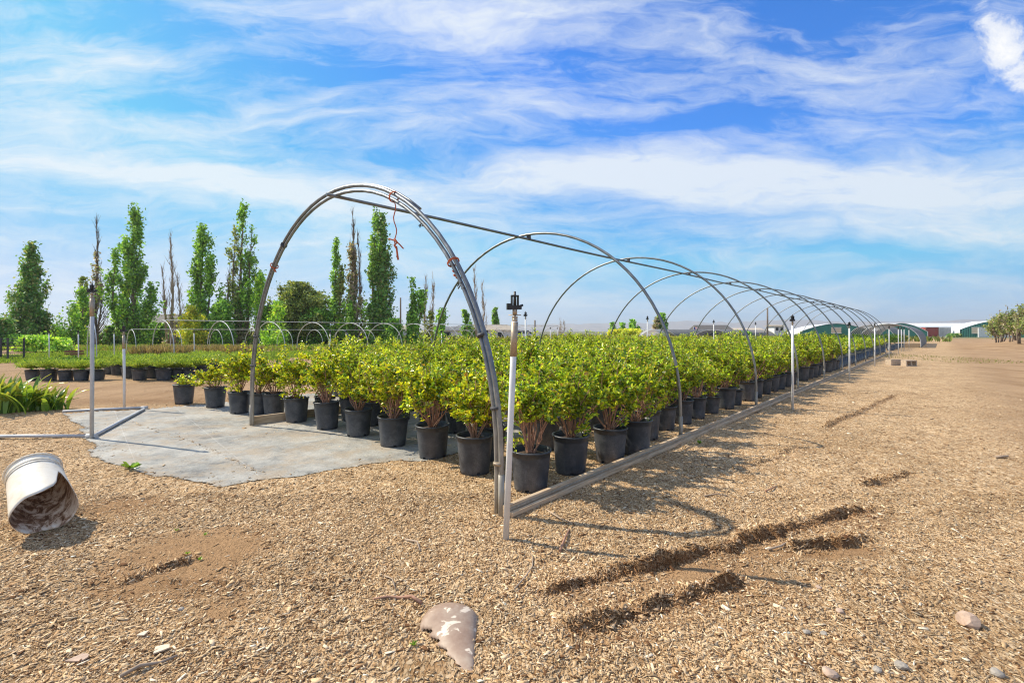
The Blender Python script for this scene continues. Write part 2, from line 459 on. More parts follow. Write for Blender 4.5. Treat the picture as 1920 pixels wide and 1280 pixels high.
def cloth_material():
    m, t, b = new_mat("woven_ground_fabric")
    P = wpos(t)
    q = t.mapping(P, rot=(0, 0, -TH))
    big = t.noise(P, 1.1, 6, .65); mid = t.noise(P, 6, 5, .7); fine = t.noise(P, 60, 4, .7)
    c = t.ramp(t.math('ADD', t.math('MULTIPLY', big, .65), t.math('MULTIPLY', mid, .35)), [(.38, (.16, .16, .155)), (.47, (.31, .305, .28)), (.58, (.46, .44, .39))])
    c = t.mix(1.0, c, t.ramp(fine, [(.25, .82), (.7, 1.08)]), 'MULTIPLY')
    # weave
    x, y, z = t.sep(q)
    wx = t.math('SINE', t.math('MULTIPLY', x, 900)); wy = t.math('SINE', t.math('MULTIPLY', y, 900))
    wv = t.math('MULTIPLY', wx, wy)
    # marker threads every 30 cm
    th = t.math('ABSOLUTE', t.math('SUBTRACT', t.math('FRACT', t.math('MULTIPLY', t.math('ADD', x, t.math('MULTIPLY', mid, .02)), 1.1)), .5))
    line = t.math('MULTIPLY', t.math('LESS_THAN', th, .006), .28)
    c = t.mix(line, c, (.66, .66, .64))
    dirt = t.math('ADD', t.noise(P, 2.1, 7, .7), t.math('MULTIPLY', t.noise(P, 35, 4, .7), .25))
    c = t.mix(t.ramp(dirt, [(.58, 0), (.74, .75)]), c, (.38, .30, .21))
    t.set(b.inputs['Base Color'], c); b.inputs['Roughness'].default_value = .75
    t.set(b.inputs['Normal'], t.bump(t.math('ADD', t.math('MULTIPLY', mid, 1.0), t.math('MULTIPLY', wv, .03)), .9, .03))
    return m

M = {}
M['ground'] = ground_material(); M['cloth'] = cloth_material()
M['chip'] = vcol_mat('wood_chip')
M['leaf'] = leaf_mat('shrub_leaf', .34, .28)
M['treeleaf'] = leaf_mat('tree_leaf', .32, .5)
M['needle'] = leaf_mat('conifer_leaf', .3, .6)
M['bark'] = simple('bark', (.20, .15, .11), .9, var=.5, scale=6, bump=.4)
M['twig'] = simple('twig', (.42, .23, .15), .85, var=.4, scale=30)
M['deadwood'] = simple('dead_wood', (.42, .32, .235), .9, var=.4, scale=5)
M['soil'] = simple('potting_soil', (.07, .045, .03), .95, var=.5, scale=60, bump=.6)
M['white_pvc'] = simple('white_pvc', (.70, .70, .70), .45, var=.12, scale=6)
M['grey_pvc'] = simple('grey_pvc', (.50, .51, .52), .5, var=.2, scale=5)
M['brass'] = simple('weathered_brass', (.42, .34, .25), .5, .5, var=.3, scale=40)
M['black_plastic'] = simple('black_plastic', (.018, .018, .02), .4, var=.3, scale=20)
M['orange_twine'] = simple('orange_twine', (.50, .12, .05), .85, var=.3, scale=120)
M['concrete'] = simple('concrete_block', (.50, .40, .30), .9, var=.35, scale=25, bump=.5)
M['stone'] = simple('stone', (.50, .36, .27), .85, var=.3, scale=18, bump=.4)
M['grey_stone'] = simple('grey_stone', (.36, .32, .27), .8, var=.35, scale=25, bump=.4)
M['white'] = simple('white_paint', (.72, .72, .70), .6, var=.12, scale=2)
M['film'] = simple('white_film', (.80, .81, .82), .5, var=.06, scale=.5)
M['greyfilm'] = simple('grey_shade_cloth', (.17, .175, .18), .8, var=.3, scale=1.2)
_m = M['greyfilm']; _t = NT(_m.node_tree); _o = _t.n['Material Output']; _p = _t.n['Principled BSDF']
_tr = _t.new('ShaderNodeBsdfTransparent'); _mx = _t.new('ShaderNodeMixShader'); _mx.inputs[0].default_value = .36
_t.l.new(_p.outputs[0], _mx.inputs[1]); _t.l.new(_tr.outputs[0], _mx.inputs[2]); _t.l.new(_mx.outputs[0], _o.inputs[0])
M['teal'] = simple('teal_cladding', (.03, .17, .14), .6, var=.2, scale=1)
M['dark'] = simple('dark_metal', (.06, .06, .065), .6, var=.3, scale=3)
M['roof'] = simple('beige_roof', (.42, .36, .28), .8, var=.2, scale=2)
M['darkroof'] = simple('dark_roof', (.12, .11, .10), .8, var=.25, scale=2)
M['beige'] = simple('beige_wall', (.52, .44, .34), .8, var=.15, scale=2)
M['glass'] = simple('dark_glass', (.03, .04, .05), .12, var=.2, scale=2)
M['tyre'] = simple('tyre_rubber', (.02, .02, .02), .8, var=.2, scale=10)
M['carwhite'] = simple('white_car_paint', (.78, .79, .80), .25, var=.03, scale=2)
M['cargrey'] = simple('silver_car_paint', (.45, .47, .49), .3, .3, var=.05, scale=2)
M['pole'] = simple('wooden_pole', (.20, .155, .12), .9, var=.3, scale=4)
M['cream'] = simple('pale_bark', (.70, .58, .43), .85, var=.25, scale=40, bump=.3)
M['rust'] = simple('rusty_metal', (.22, .09, .05), .8, var=.4, scale=10)
M['straw'] = leaf_mat('dry_grass', .25, .8)

def pipe_metal():
    m, t, b = new_mat('galvanised_pipe')
    P = wpos(t); x, y, z = t.sep(P)
    n = t.noise(P, 9, 6, .7); n2 = t.noise(t.mapping(P, scale=(1, 1, .15)), 45, 4, .6)
    met = t.ramp(n, [(.3, (.12, .13, .14)), (.55, (.21, .22, .23)), (.75, (.32, .33, .335))])
    aged = t.ramp(n2, [(.3, (.24, .20, .15)), (.6, (.40, .36, .29)), (.8, (.50, .47, .40))])
    k = t.math('ADD', t.math('SUBTRACT', 1.25, t.math('MULTIPLY', z, .95)), t.math('MULTIPLY', t.math('SUBTRACT', n, .5), .8), clamp=True)
    k = t.math('MULTIPLY', k, .85)
    c = t.mix(k, met, aged)
    c = t.mix(t.ramp(t.noise(P, 28, 5, .75), [(.62, 0), (.72, .6)]), c, (.16, .09, .05))
    t.set(b.inputs['Base Color'], c)
    t.set(b.inputs['Metallic'], t.math('MULTIPLY', t.math('SUBTRACT', 1.0, k), .7))
    t.set(b.inputs['Roughness'], t.math('ADD', t.math('MULTIPLY', n, .3), .28))
    return m
M['pipe'] = pipe_metal()

def wood_mat():
    m, t, b = new_mat('weathered_lumber')
    v = obj_coord(t)
    g = t.noise(t.mapping(v, scale=(1.2, 22, 22)), 3, 6, .65, .5); n = t.noise(v, 2.3, 5, .65)
    c = t.ramp(g, [(.25, (.17, .11, .065)), (.5, (.52, .37, .23)), (.75, (.78, .62, .42))])
    c = t.mix(t.ramp(n, [(.45, 0), (.7, .4)]), c, (.52, .46, .36))
    t.set(b.inputs['Base Color'], c); b.inputs['Roughness'].default_value = .85
    t.set(b.inputs['Normal'], t.bump(g, .5, .004))
    return m
M['wood'] = wood_mat()

def pot_mat():
    m, t, b = new_mat('black_nursery_plastic')
    v = obj_coord(t); oi = t.new('ShaderNodeObjectInfo')
    vv = t.vmath('ADD', v, t.vmath('SCALE', oi.outputs['Location'], scale=1.0))
    n = t.noise(vv, 5, 6, .7); sp = t.noise(vv, 90, 3, .7)
    x, y, z = t.sep(v)
    dust = t.math('MULTIPLY', t.ramp(t.math('ADD', n, t.math('MULTIPLY', t.math('SUBTRACT', .2, z), .35)), [(.4, 0), (.75, 1)]), t.ramp(sp, [(.35, .25), (.65, .8)]))
    c = t.mix(dust, (.036, .042, .052), (.20, .205, .215))
    t.set(b.inputs['Base Color'], c)
    t.set(b.inputs['Roughness'], t.math('ADD', t.math('MULTIPLY', n, .25), .33))
    t.set(b.inputs['Normal'], t.bump(t.noise(vv, 11, 3, .5), .10, .01))
    return m
M['pot'] = pot_mat()

def bucket_mat():
    m, t, b = new_mat('dirty_white_plastic')
    v = obj_coord(t)
    bf = t.new('ShaderNodeNewGeometry').outputs['Backfacing']
    n = t.noise(v, 6, 7, .7); st = t.noise(t.mapping(v, scale=(3, 3, .7), rot=(.3, .2, 0)), 5, 7, .75, .6)
    out = t.ramp(n, [(.3, (.62, .52, .38)), (.5, (.80, .73, .60)), (.7, (.86, .82, .72))])
    at = t.new('ShaderNodeAttribute', attribute_name='Col').outputs['Fac']
    inn = t.ramp(st, [(.38, (.10, .045, .02)), (.47, (.28, .15, .08)), (.52, (.62, .46, .32)), (.64, (.85, .74, .60))])
    t.set(b.inputs['Base Color'], t.mix(at, out, inn)); b.inputs['Roughness'].default_value = .55
    return m
M['bucket'] = bucket_mat()

def shard_mat():
    m, t, b = new_mat('peeling_brown_plastic')
    v = obj_coord(t)
    n = t.noise(v, 7, 6, .7); fl = t.noise(t.mapping(v, scale=(1.0, 1.3, 1)), 13, 4, .55, .4)
    base = t.ramp(n, [(.3, (.24, .15, .10)), (.5, (.34, .235, .17)), (.72, (.46, .36, .27))])
    c = t.mix(t.ramp(fl, [(.61, 0), (.64, 1)]), base, (.76, .64, .50))
    t.set(b.inputs['Base Color'], c); b.inputs['Roughness'].default_value = .6
    return m
M['shard'] = shard_mat()

def corrugated(name, c1, c2, freq, axis=0):
    m, t, b = new_mat(name)
    v = t.sep(obj_coord(t))[axis]
    s = t.math('SINE', t.math('MULTIPLY', v, freq))
    n = t.noise(obj_coord(t), 1.5, 5, .6)
    t.set(b.inputs['Base Color'], t.mix(t.ramp(n, [(.4, 0), (.75, 1)]), c1, c2)); b.inputs['Roughness'].default_value = .6
    t.set(b.inputs['Normal'], t.bump(s, .8, .05))
    return m
M['redbox'] = corrugated('red_corrugated_steel', (.34, .045, .035), (.24, .06, .045), 20)
M['greybox'] = corrugated('grey_corrugated_steel', (.36, .38, .40), (.27, .28, .29), 20)
M['tealribs'] = corrugated('teal_ribbed_cladding', (.02, .16, .13), (.03, .12, .10), 14)

# ------------------------------------------------------------------ ground sheet
def build_ground():
    ang = np.concatenate([np.linspace(-180, -62, 60, endpoint=False), np.linspace(-62, 62, 640, endpoint=False), np.linspace(62, 180, 60, endpoint=False)])
    rad = np.concatenate([[0.05, .3, .8], np.geomspace(1.3, 9, 560), np.geomspace(9.1, 40, 160), np.geomspace(42, 7500, 60)])
    A, Rr = np.meshgrid(np.radians(ang), rad)
    X = Rr * np.sin(A); Y = Rr * np.cos(A)
    x = X.ravel(); y = Y.ravel()
    Zz = height(x, y)
    na, nr = len(ang), len(rad)
    idx = np.arange(nr * na).reshape(nr, na)
    a0 = idx[:-1]; a1 = idx[1:]
    F = np.stack([a0, np.roll(a0, -1, 1), np.roll(a1, -1, 1), a1], -1).reshape(-1, 4)[:, ::-1]
    # masks: R = bare dirt, G = damp broken mulch, B = packed drive
    u, v = toUV(x, y)
    dirt = np.zeros(len(x)); damp = np.zeros(len(x))
    for (px, py, rx, ry, am) in [(370, 1030, .50, .42, 1.0), (300, 1095, .40, .2, .8), (230, 945, .45, .35, .7), (420, 1150, .22, .2, .6), (130, 745, 5, 1.5, .3), (1350, 1080, .5, .22, .5), (1530, 1035, .55, .2, .6), (1430, 1120, .5, .2, .35), (450, 1250, .25, .15, .5), (800, 1250, .25, .12, .45)]:
        gx, gy = G(px, py); dirt += am * np.exp(-(((x - gx) / rx) ** 2 + ((y - gy) / ry) ** 2))
    gx, gy = G(200, 722); road_l = np.exp(-(((x - gx) / 9) ** 2 + ((y - gy - .1) / 1.0) ** 2)); leftg = sstep(3, 14, v) * sstep(-6, 2, u + v * .3) * (1 - .3 * sstep(20, 60, np.hypot(x, y))); dirt += .35 * leftg
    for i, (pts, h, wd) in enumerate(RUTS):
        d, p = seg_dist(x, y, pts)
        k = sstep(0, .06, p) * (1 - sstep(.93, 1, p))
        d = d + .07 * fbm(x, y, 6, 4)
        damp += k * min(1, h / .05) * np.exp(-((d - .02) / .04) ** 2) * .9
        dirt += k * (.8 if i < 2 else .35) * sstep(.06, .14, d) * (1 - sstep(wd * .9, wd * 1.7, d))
    # darker damp strip of soil behind the cloth
    gx, gy = G(300, 752); damp += .35 * np.exp(-(((x - gx) / 3) ** 2 + ((y - gy) / .35) ** 2))
    for lv, lw, la in ((-4.2, .35, .35), (-6.0, .4, .35), (-8.4, .5, .3), (-10.4, .5, .3)):
        dirt += la * np.exp(-((v - lv + .25 * fbm(u, v * 0, .15, 2)) / lw) ** 2) * sstep(1, 6, u)
    road = np.clip((-v - 1.8) / 3.2, 0, 1) * sstep(2.5, 9, np.hypot(x, y)) * .9 + np.clip((-v - 3) / 3, 0, 1) * .35
    road += .8 * leftg
    road *= 1 - .6 * sstep(60, 300, np.hypot(x, y))
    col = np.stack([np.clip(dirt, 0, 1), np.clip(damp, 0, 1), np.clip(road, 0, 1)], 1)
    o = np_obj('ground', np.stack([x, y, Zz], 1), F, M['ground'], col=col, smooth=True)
    tag(o, 'tan wood chip mulch and packed dirt ground with tyre ruts', kind='structure')
build_ground()

def cloth_z(xx, yy2):
    return np.maximum(height(xx, yy2) + .008, .002) + .004 * np.abs(fbm(xx, yy2, 1.7, 3)) + .005 * np.exp(-((fbm(xx, yy2, .45, 2)) / .03) ** 2) + .006 * np.exp(-((seg_dist(xx, yy2, SEAM)[0]) / .03) ** 2)
SEAM = GP((246, 791), (303, 811), (347, 824), (385, 840), (404, 847), (462, 875), (492, 890))
def build_cloth():
    xs = np.arange(-9.5, 34, .045); ys = np.arange(4.0, 38, .045)
    X, Y = np.meshgrid(xs, ys); x = X.ravel(); y = Y.ravel()
    u, v = toUV(x, y)
    keep0 = (v > .5) & (v < 10.5) & (u > -5)
    cd = np.full(x.shape, -1.0); cd[keep0] = cloth_d(x[keep0], y[keep0])
    inside = (cd > 0).reshape(X.shape)
    cell = inside[:-1, :-1] & inside[1:, :-1] & inside[1:, 1:] & inside[:-1, 1:]
    idx = np.arange(x.size).reshape(X.shape)
    F = np.stack([idx[:-1, :-1], idx[:-1, 1:], idx[1:, 1:], idx[1:, :-1]], -1)[cell]
    used = np.unique(F); remap = -np.ones(x.size, np.int64); remap[used] = np.arange(len(used))
    xx, yy2 = x[used], y[used]
    zz = cloth_z(xx, yy2)
    o = np_obj('ground_cloth', np.stack([xx, yy2, zz], 1), remap[F], M['cloth'], smooth=True)
    tag(o, 'grey woven weed barrier cloth spread on the ground under the potted shrubs', 'ground cloth')
build_cloth()

def build_chips():
    rng = np.random.default_rng(11)
    def sample(n, z0, z1, pw):
        Z = (z0 ** pw + rng.random(n) * (z1 ** pw - z0 ** pw)) ** (1 / pw)
        X = Z * (rng.random(n) * 2 - 1) * 1.16
        return X, Z
    x1, y1 = sample(120000, 1.75, 4.4, 1.3); x2, y2 = sample(110000, 4.2, 12, .9)
    x = np.concatenate([x1, x2]); y = np.concatenate([y1, y2])
    far = np.concatenate([np.zeros(len(x1)), np.ones(len(x2))])
    cd = cloth_d(x, y); u, v = toUV(x, y)
    dirt = np.zeros(len(x))
    for (px, py, rx, ry, am) in [(370, 1030, .42, .36, .75), (300, 1095, .3, .16, .5), (230, 945, .4, .3, .5), (420, 1150, .2, .18, .4), (130, 745, 5, 1.5, .8), (1350, 1080, .5, .15, .5), (1530, 1035, .5, .15, .7), (800, 1250, .2, .1, .5)]:
        gx, gy = G(px, py); dirt += am * np.exp(-(((x - gx) / rx) ** 2 + ((y - gy) / ry) ** 2))
    dirt += .55 * np.clip((-v - 2.2) / 3.0, 0, 1)
    shrink = 1 - .35 * np.clip((-v - 2.0) / 2.5, 0, 1)
    patch = .5 + .9 * fbm(x, y, 1.6, 3)
    seam, _p = seg_dist(x, y, SEAM)
    onseam = (np.abs(seam + .03 * fbm(x, y, 9, 2)) < .012 + .04 * rng.random(len(x)) ** 2) & (rng.random(len(x)) < .75)
    keep = (rng.random(len(x)) > np.clip(dirt * 1.7 + .5 * fbm(x, y, 2.2, 4) * (dirt > .1), 0, .97)) & ((cd < 0.0) | ((rng.random(len(x)) < .004 + .05 * (fbm(x + 9, y, 1.3, 4) > .28))) | (rng.random(len(x)) < .55 * np.exp(-np.abs(cd) / .07) * (.4 + 1.5 * np.clip(fbm(x, y, 2.5, 3) + .3, 0, 1))) | onseam)
    x, y, far, cd, shrink = x[keep], y[keep], far[keep], cd[keep], shrink[keep]
    n0 = len(x)
    for pts, h, wd in RUTS:  # crumbled edges of the ruts
        m_ = int(3200 * (h / .05) ** 2.2); lens = np.array([math.dist(pts[i], pts[i + 1]) for i in range(len(pts) - 1)]); seg = rng.choice(len(lens), m_, p=lens / lens.sum()); f_ = rng.random(m_)
        A_ = np.array(pts); q_ = A_[seg] * (1 - f_[:, None]) + A_[seg + 1] * f_[:, None] + rng.normal(0, .038, (m_, 2))
        x = np.concatenate([x, q_[:, 0]]); y = np.concatenate([y, q_[:, 1]])
    k_ = len(x) - n0; far = np.concatenate([far, np.zeros(k_)]); cd = np.concatenate([cd, -np.ones(k_)]); shrink = np.concatenate([shrink, np.full(k_, 1.25)]); crumb = np.arange(len(x)) >= n0; n = len(x)
    L = np.exp(rng.normal(math.log(.0126), .58, n)) * (1 + .2 * far) * shrink; W = L * rng.uniform(.15, .42, n); T = rng.uniform(.0008, .0024, n)
    L = np.minimum(L, .06); straw = rng.random(n) < .012; L = np.where(straw, rng.uniform(.05, .11, n), L); W = np.where(straw, rng.uniform(.002, .004, n), W)
    yaw = rng.random(n) * 2 * math.pi; pit = rng.normal(0, .19, n) * (1 + 2.2 * crumb); rol = rng.normal(0, .24, n) * (1 + 2.2 * crumb)
    dx = np.stack([np.cos(yaw) * np.cos(pit), np.sin(yaw) * np.cos(pit), np.sin(pit)], 1)
    sx = np.stack([-np.sin(yaw) * np.cos(rol), np.cos(yaw) * np.cos(rol), np.sin(rol)], 1)
    nz = np.cross(dx, sx)
    zc = np.where(cd > 0, cloth_z(x, y) + .0015, height(x, y)) + T * .5 + rng.uniform(.0005, .005, n)
    c = np.stack([x, y, zc], 1)
    V = []
    tp = rng.uniform(.35, 1, n)
    for s3 in (-1, 1):
        for (s1, s2, k) in ((-1, -1, 1), (1, -1, 0), (1, 1, 0), (-1, 1, 1)):
            wk = np.where(k == 1, tp, 1.0)
            V.append(c + dx * (s1 * L / 2)[:, None] + sx * (s2 * W / 2 * wk)[:, None] + nz * (s3 * T / 2)[:, None])
    V = np.stack(V, 1).reshape(-1, 3)
    base = np.array([(4, 5, 6, 7), (0, 1, 5, 4), (1, 2, 6, 5), (2, 3, 7, 6), (3, 0, 4, 7)])
    F = (base[None] + (np.arange(n) * 8)[:, None, None]).reshape(-1, 4)
    pal = np.array([(.15, .075, .035), (.38, .235, .12), (.52, .35, .19), (.61, .435, .255), (.76, .58, .37), (.90, .77, .57), (.44, .33, .21)])
    pi = rng.choice(7, n, p=[.13, .20, .25, .20, .12, .03, .07])
    cc = pal[pi] * rng.uniform(.8, 1.15, (n, 1)) * (1 + .22 * fbm(x, y, .8, 4) + .12 * fbm(x, y, 5, 2))[:, None]; damp = np.zeros(n)
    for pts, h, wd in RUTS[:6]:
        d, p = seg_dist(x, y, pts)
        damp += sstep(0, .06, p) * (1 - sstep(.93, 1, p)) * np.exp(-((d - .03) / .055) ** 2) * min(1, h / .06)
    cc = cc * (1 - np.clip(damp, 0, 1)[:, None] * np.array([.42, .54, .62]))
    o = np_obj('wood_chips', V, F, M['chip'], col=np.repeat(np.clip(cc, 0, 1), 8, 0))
    tag(o, 'loose tan wood chips scattered thickly over the foreground', 'wood chips', kind='stuff')
build_chips()

# ------------------------------------------------------------------ foliage geometry
def leafgeo(P, D, L, W, rng, fold=.25, up=None):
    n = len(P); D = D / np.linalg.norm(D, axis=1, keepdims=True)
    ref = rng.normal(0, .45, (n, 3)) + np.array([0, 0, 1.0]) if up is None else up
    S = np.cross(D, ref); S /= np.linalg.norm(S, axis=1, keepdims=True) + 1e-9; N = np.cross(S, D)
    L = L[:, None]; W = W[:, None]; f = fold * W
    V = np.stack([P, P + D * L * .35 + S * W * .5 + N * f, P + D * L * .75 + S * W * .38 + N * f, P + D * L - N * W * .2,
                  P + D * L * .75 - S * W * .38 + N * f, P + D * L * .35 - S * W * .5 + N * f], 1).reshape(-1, 3)
    i = (np.arange(n) * 6)[:, None]
    F = np.concatenate([i + np.array([[0, 1, 2, 3]]), i + np.array([[0, 3, 4, 5]])], 1).reshape(-1, 4)
    return V, F
def quadgeo(P, size, rng, asp=.6, D=None):
    n = len(P)
    if D is None: D = rng.normal(0, 1, (n, 3))
    D = D / (np.linalg.norm(D, axis=1, keepdims=True) + 1e-9)
    ref = rng.normal(0, 1, (n, 3)); S = np.cross(D, ref); S /= np.linalg.norm(S, axis=1, keepdims=True) + 1e-9
    h = size[:, None] / 2; w2 = h * asp
    V = np.stack([P - D * h, P + S * w2, P + D * h, P - S * w2], 1).reshape(-1, 3)
    F = np.arange(n * 4).reshape(n, 4)
    return V, F

GREENER = np.array([(.66, .70, .045), (.50, .60, .04), (.34, .47, .04), (.19, .31, .035), (.08, .17, .03), (.72, .60, .06), (.48, .30, .07)])
SHRUB_PAL = np.array([(.78, .74, .04), (.62, .65, .035), (.42, .53, .035), (.20, .33, .03), (.08, .17, .025), (.85, .68, .06), (.50, .28, .05)])
def shrub_parts(seed, nst=18, dens=1.05, crown_r=.50, z0=.55, z1=1.27, pal=SHRUB_PAL, probs=(.22, .22, .20, .16, .12, .05, .03), low=False):
    rng = np.random.default_rng(seed); rr = random.Random(seed)
    stems = MB(); P = []; D = []; SH = []
    for i in range(nst):
        an = 2 * math.pi * (i / nst) + rr.uniform(-.4, .4); r = crown_r * math.sqrt(rr.uniform(.02, 1)) * .9
        zt = z1 - (z1 - z0) * .55 * (r / crown_r) ** 2 - rr.uniform(0, .16)
        b = Vector((math.cos(an) * .05 * rr.random(), math.sin(an) * .05 * rr.random(), .36))
        e = Vector((math.cos(an) * r * .8, math.sin(an) * r * .8, zt - .12))
        m1 = b.lerp(e, .35) + Vector((rr.uniform(-.04, .04), rr.uniform(-.04, .04), rr.uniform(-.02, .03)))
        m2 = b.lerp(e, .7) + Vector((rr.uniform(-.05, .05), rr.uniform(-.05, .05), rr.uniform(-.03, .04)))
        r0 = rr.uniform(.0055, .010)
        stems.tube([b, m1, m2, e], [r0, r0 * .8, r0 * .6, r0 * .35], 4 if low else 5, cap=False)
        pts = [m1, m2, e]
        for k in range(6 if not low else 3):
            q = rr.uniform(.15, 1); s = m1.lerp(m2, q * 2) if q < .5 else m2.lerp(e, q * 2 - 1)
            a2 = rr.uniform(0, 2 * math.pi); out = Vector((math.cos(a2), math.sin(a2), rr.uniform(.1, 1.3))).normalized()
            Ln = rr.uniform(.10, .22); te = s + out * Ln + Vector((0, 0, -.01))
            if te.z < z0 - .08: continue
            stems.tube([s, s.lerp(te, .5) + Vector((0, 0, .012)), te], [r0 * .4, r0 * .33, r0 * .2], 3, cap=False)
            nl = int((21 if not low else 7) * dens)
            for j in range(nl):
                f = rr.uniform(.25, 1.08); p = s.lerp(te, f)
                d = Vector((rr.gauss(0, 1), rr.gauss(0, 1), rr.gauss(.15, .7))) + out * .9
                P.append(p + Vector((rr.gauss(0, .012), rr.gauss(0, .012), rr.gauss(0, .012)))); D.append(d); SH.append(k + i * 7)
    # long shoots standing above the crown
    for i in range(rr.randint(3, 6) if not low else 0):
        an = rr.uniform(0, 6.28); r_ = crown_r * rr.uniform(.1, .8); te = Vector((math.cos(an) * r_ * 1.15, math.sin(an) * r_ * 1.15, z1 + rr.uniform(.0, .13) - .25 * (r_ / crown_r) ** 2)); b = Vector((math.cos(an) * r_ * .6, math.sin(an) * r_ * .6, te.z - .34))
        stems.tube([b, b.lerp(te, .5), te], [.004, .003, .002], 3, cap=False)
        for j in range(24):
            P.append(b.lerp(te, rr.uniform(.35, 1.04)) + Vector((rr.gauss(0, .018), rr.gauss(0, .018), rr.gauss(0, .012)))); D.append(Vector((rr.gauss(0, 1), rr.gauss(0, 1), rr.gauss(.5, .6)))); SH.append(i)
    # a few low suckers
    for i in range(rr.randint(1, 4) if not low else 0):
        an = rr.uniform(0, 6.28); b = Vector((0, 0, .36)); te = Vector((math.cos(an) * .2, math.sin(an) * .2, rr.uniform(.45, .6)))
        stems.tube([b, b.lerp(te, .5) + Vector((0, 0, .03)), te], [.004, .003, .002], 3, cap=False)
        for j in range(22):
            P.append(b.lerp(te, rr.uniform(.5, 1.1)) + Vector((rr.gauss(0, .03), rr.gauss(0, .03), rr.gauss(0, .03)))); D.append(Vector((rr.gauss(0, 1), rr.gauss(0, 1), rr.gauss(.2, .6)))); SH.append(i)
    P = np.array(P); D = np.array(D); n = len(P)
    s = 1.0 if not low else 1.75
    L = rng.uniform(.033, .060, n) * s; W = L * rng.uniform(.48, .66, n)
    V, F = leafgeo(P, D, L, W, rng)
    br = np.array(SH); tw = np.clip(np.random.default_rng(seed + 5).normal(0, 1.6, br.max() + 1), -3, 2.2)[br]
    rk = rng.choice(len(pal), n, p=probs); cc = pal[rk] * (1 + .17 * tw)[:, None] * rng.uniform(.8, 1.2, (n, 1))
    return V, F, np.repeat(np.clip(cc, 0, 1), 6, 0), stems

def pot_mesh(h=.40, r0=.155, r1=.19, n=28):
    mb = MB()
    prof = [(0, .012), (r0 - .012, .012), (r0 - .004, 0), (r0, .002), (r0 + .002, .03), (r0 + .003, .034)] + [(r0 + .003 + (r1 - r0) * .8 * q, .034 + (h * .82 - .034) * q) for q in (.15, .4, .7, .9, .98, 1)] + [ (r1 - .004, h * .86), (r1 - .001, h * .865), (r1, h * .95), (r1 + .012, h * .955), (r1 + .013, h * .985), (r1 + .008, h), (r1 - .004, h), (r1 - .008, h * .93), (r0 - .010, .10), (0, .09)]
    mb.lathe(prof, n, skip=lambda i, k: i == 3 and k % 7 == 3)
    return mb
def make_potted(seed, parts=True, **kw):
    root = empty('potted_shrub', (0, 0, 0))
    p = pot_mesh().build('pot', M['pot'], root)
    s = MB(); s.lathe([(.176, .335), (.12, .352), (.05, .365), (0, .368)], 16); s.build('soil', M['soil'], root)
    V, F, col, st = shrub_parts(seed, **kw)
    st.build('stems', M['twig'], root)
    np_obj('foliage', V, F, M['leaf'], root, col)
    tag(root, None, 'potted shrub', 'shrubs in black pots standing in the hoop house bed')
    return root

# positions of the potted shrubs
rr = random.Random(5)
front = GP((995, 915), (890, 884), (812, 856), (737, 834), (672, 816), (614, 803), (556, 790), (514, 778), (486, 775), (449, 774), (404, 763))
right = GP((1070, 884), (1144, 864), (1192, 850), (1212, 822))
pos = []
def add(p, lab=None, s=1.0, force=True): pos.append((p[0], p[1], lab, s))
ords = ['first', 'second', 'third', 'fourth', 'fifth', 'sixth', 'seventh', 'eighth', 'ninth', 'tenth', 'eleventh']
for i, p in enumerate(front):
    if i == 0: lab = 'tall shrub with bare reddish stems in the black pot directly behind the front white riser'
    elif i == 10: lab = 'short spreading shrub in black pot at the left end of the front row'
    else: lab = '%s shrub in black pot of the front row, counting left from the white riser' % ords[i]
    add(p, lab, [1.0, 1.0, 1.02, 1.03, 1.0, .98, 1, 1, .98, .95, 1.0][i])
for i, p in enumerate(right):
    add(p, '%s black potted shrub back from the corner pot along the right base board' % ords[i + 1], 1.0)
taken = np.array([(p[0], p[1]) for p in pos])
cand = []
for iu in range(0, 58):
    for iv in range(0, 12):
        u = .55 + iu * .70 + rr.uniform(-.10, .10); v = .48 + iv * .715 + rr.uniform(-.10, .10) * (iv > 0)
        if iv > 7 and iu < 1 + (iv - 7) * .4: continue
        if 11 < iu < 13 and iv == 0 and rr.random() < .6: continue
        x, y = UV(u, v)
        if np.min(np.hypot(taken[:, 0] - x, taken[:, 1] - y)) < .52: continue
        if u < 3.2 and v < .3: continue
        if rr.random() < .045: continue
        cand.append((math.hypot(x, y), x, y, u, v, iv))
cand.sort()
NIND = 300 - len(pos)
protos = [make_potted(100 + i, pal=SHRUB_PAL if i < 3 else GREENER, nst=(20, 15, 18, 21, 14, 18)[i], crown_r=(.50, .44, .54, .48, .56, .45)[i], z1=(1.27, 1.16, 1.22, 1.30, 1.18, 1.24)[i]) for i in range(6)]
protos.append(make_potted(108, nst=24, crown_r=.40, z0=.80, z1=1.26, dens=.8, pal=GREENER))  # leggy corner plant
protos.append(make_potted(109, nst=12, crown_r=.46, z0=.42, z1=.92, dens=1.1))
used = [False] * 8
def shrub_at(i, x, y, lab, s, k, z=0.0):
    if not used[k]: used[k] = True; o = protos[k]
    else: o = copy_tree(protos[k])
    u, v = toUV(x, y)
    zz = float(cloth_z(np.array([x]), np.array([y]))[0]) if cloth_d(np.array([x]), np.array([y]))[0] > 0 else .0
    zz = max(zz, hz(x, y) - .004)
    place(o, (x, y, zz), rr.uniform(0, 6.28), (s, s, s * rr.uniform(.92, 1.08)), lab)
    if s != 1.0: o.rotation_euler = (R(rr.uniform(-1.6, 1.6)), R(rr.uniform(-1.6, 1.6)), o.rotation_euler[2])
    o['category'] = 'potted shrub'; o['group'] = 'shrubs in black pots standing in the hoop house bed'
for i, (x, y, lab, s) in enumerate(pos):
    shrub_at(i, x, y, lab, s, 6 if i == 0 else (7 if i == 10 else (i % 3 if i < 11 else 3 + i % 3)))
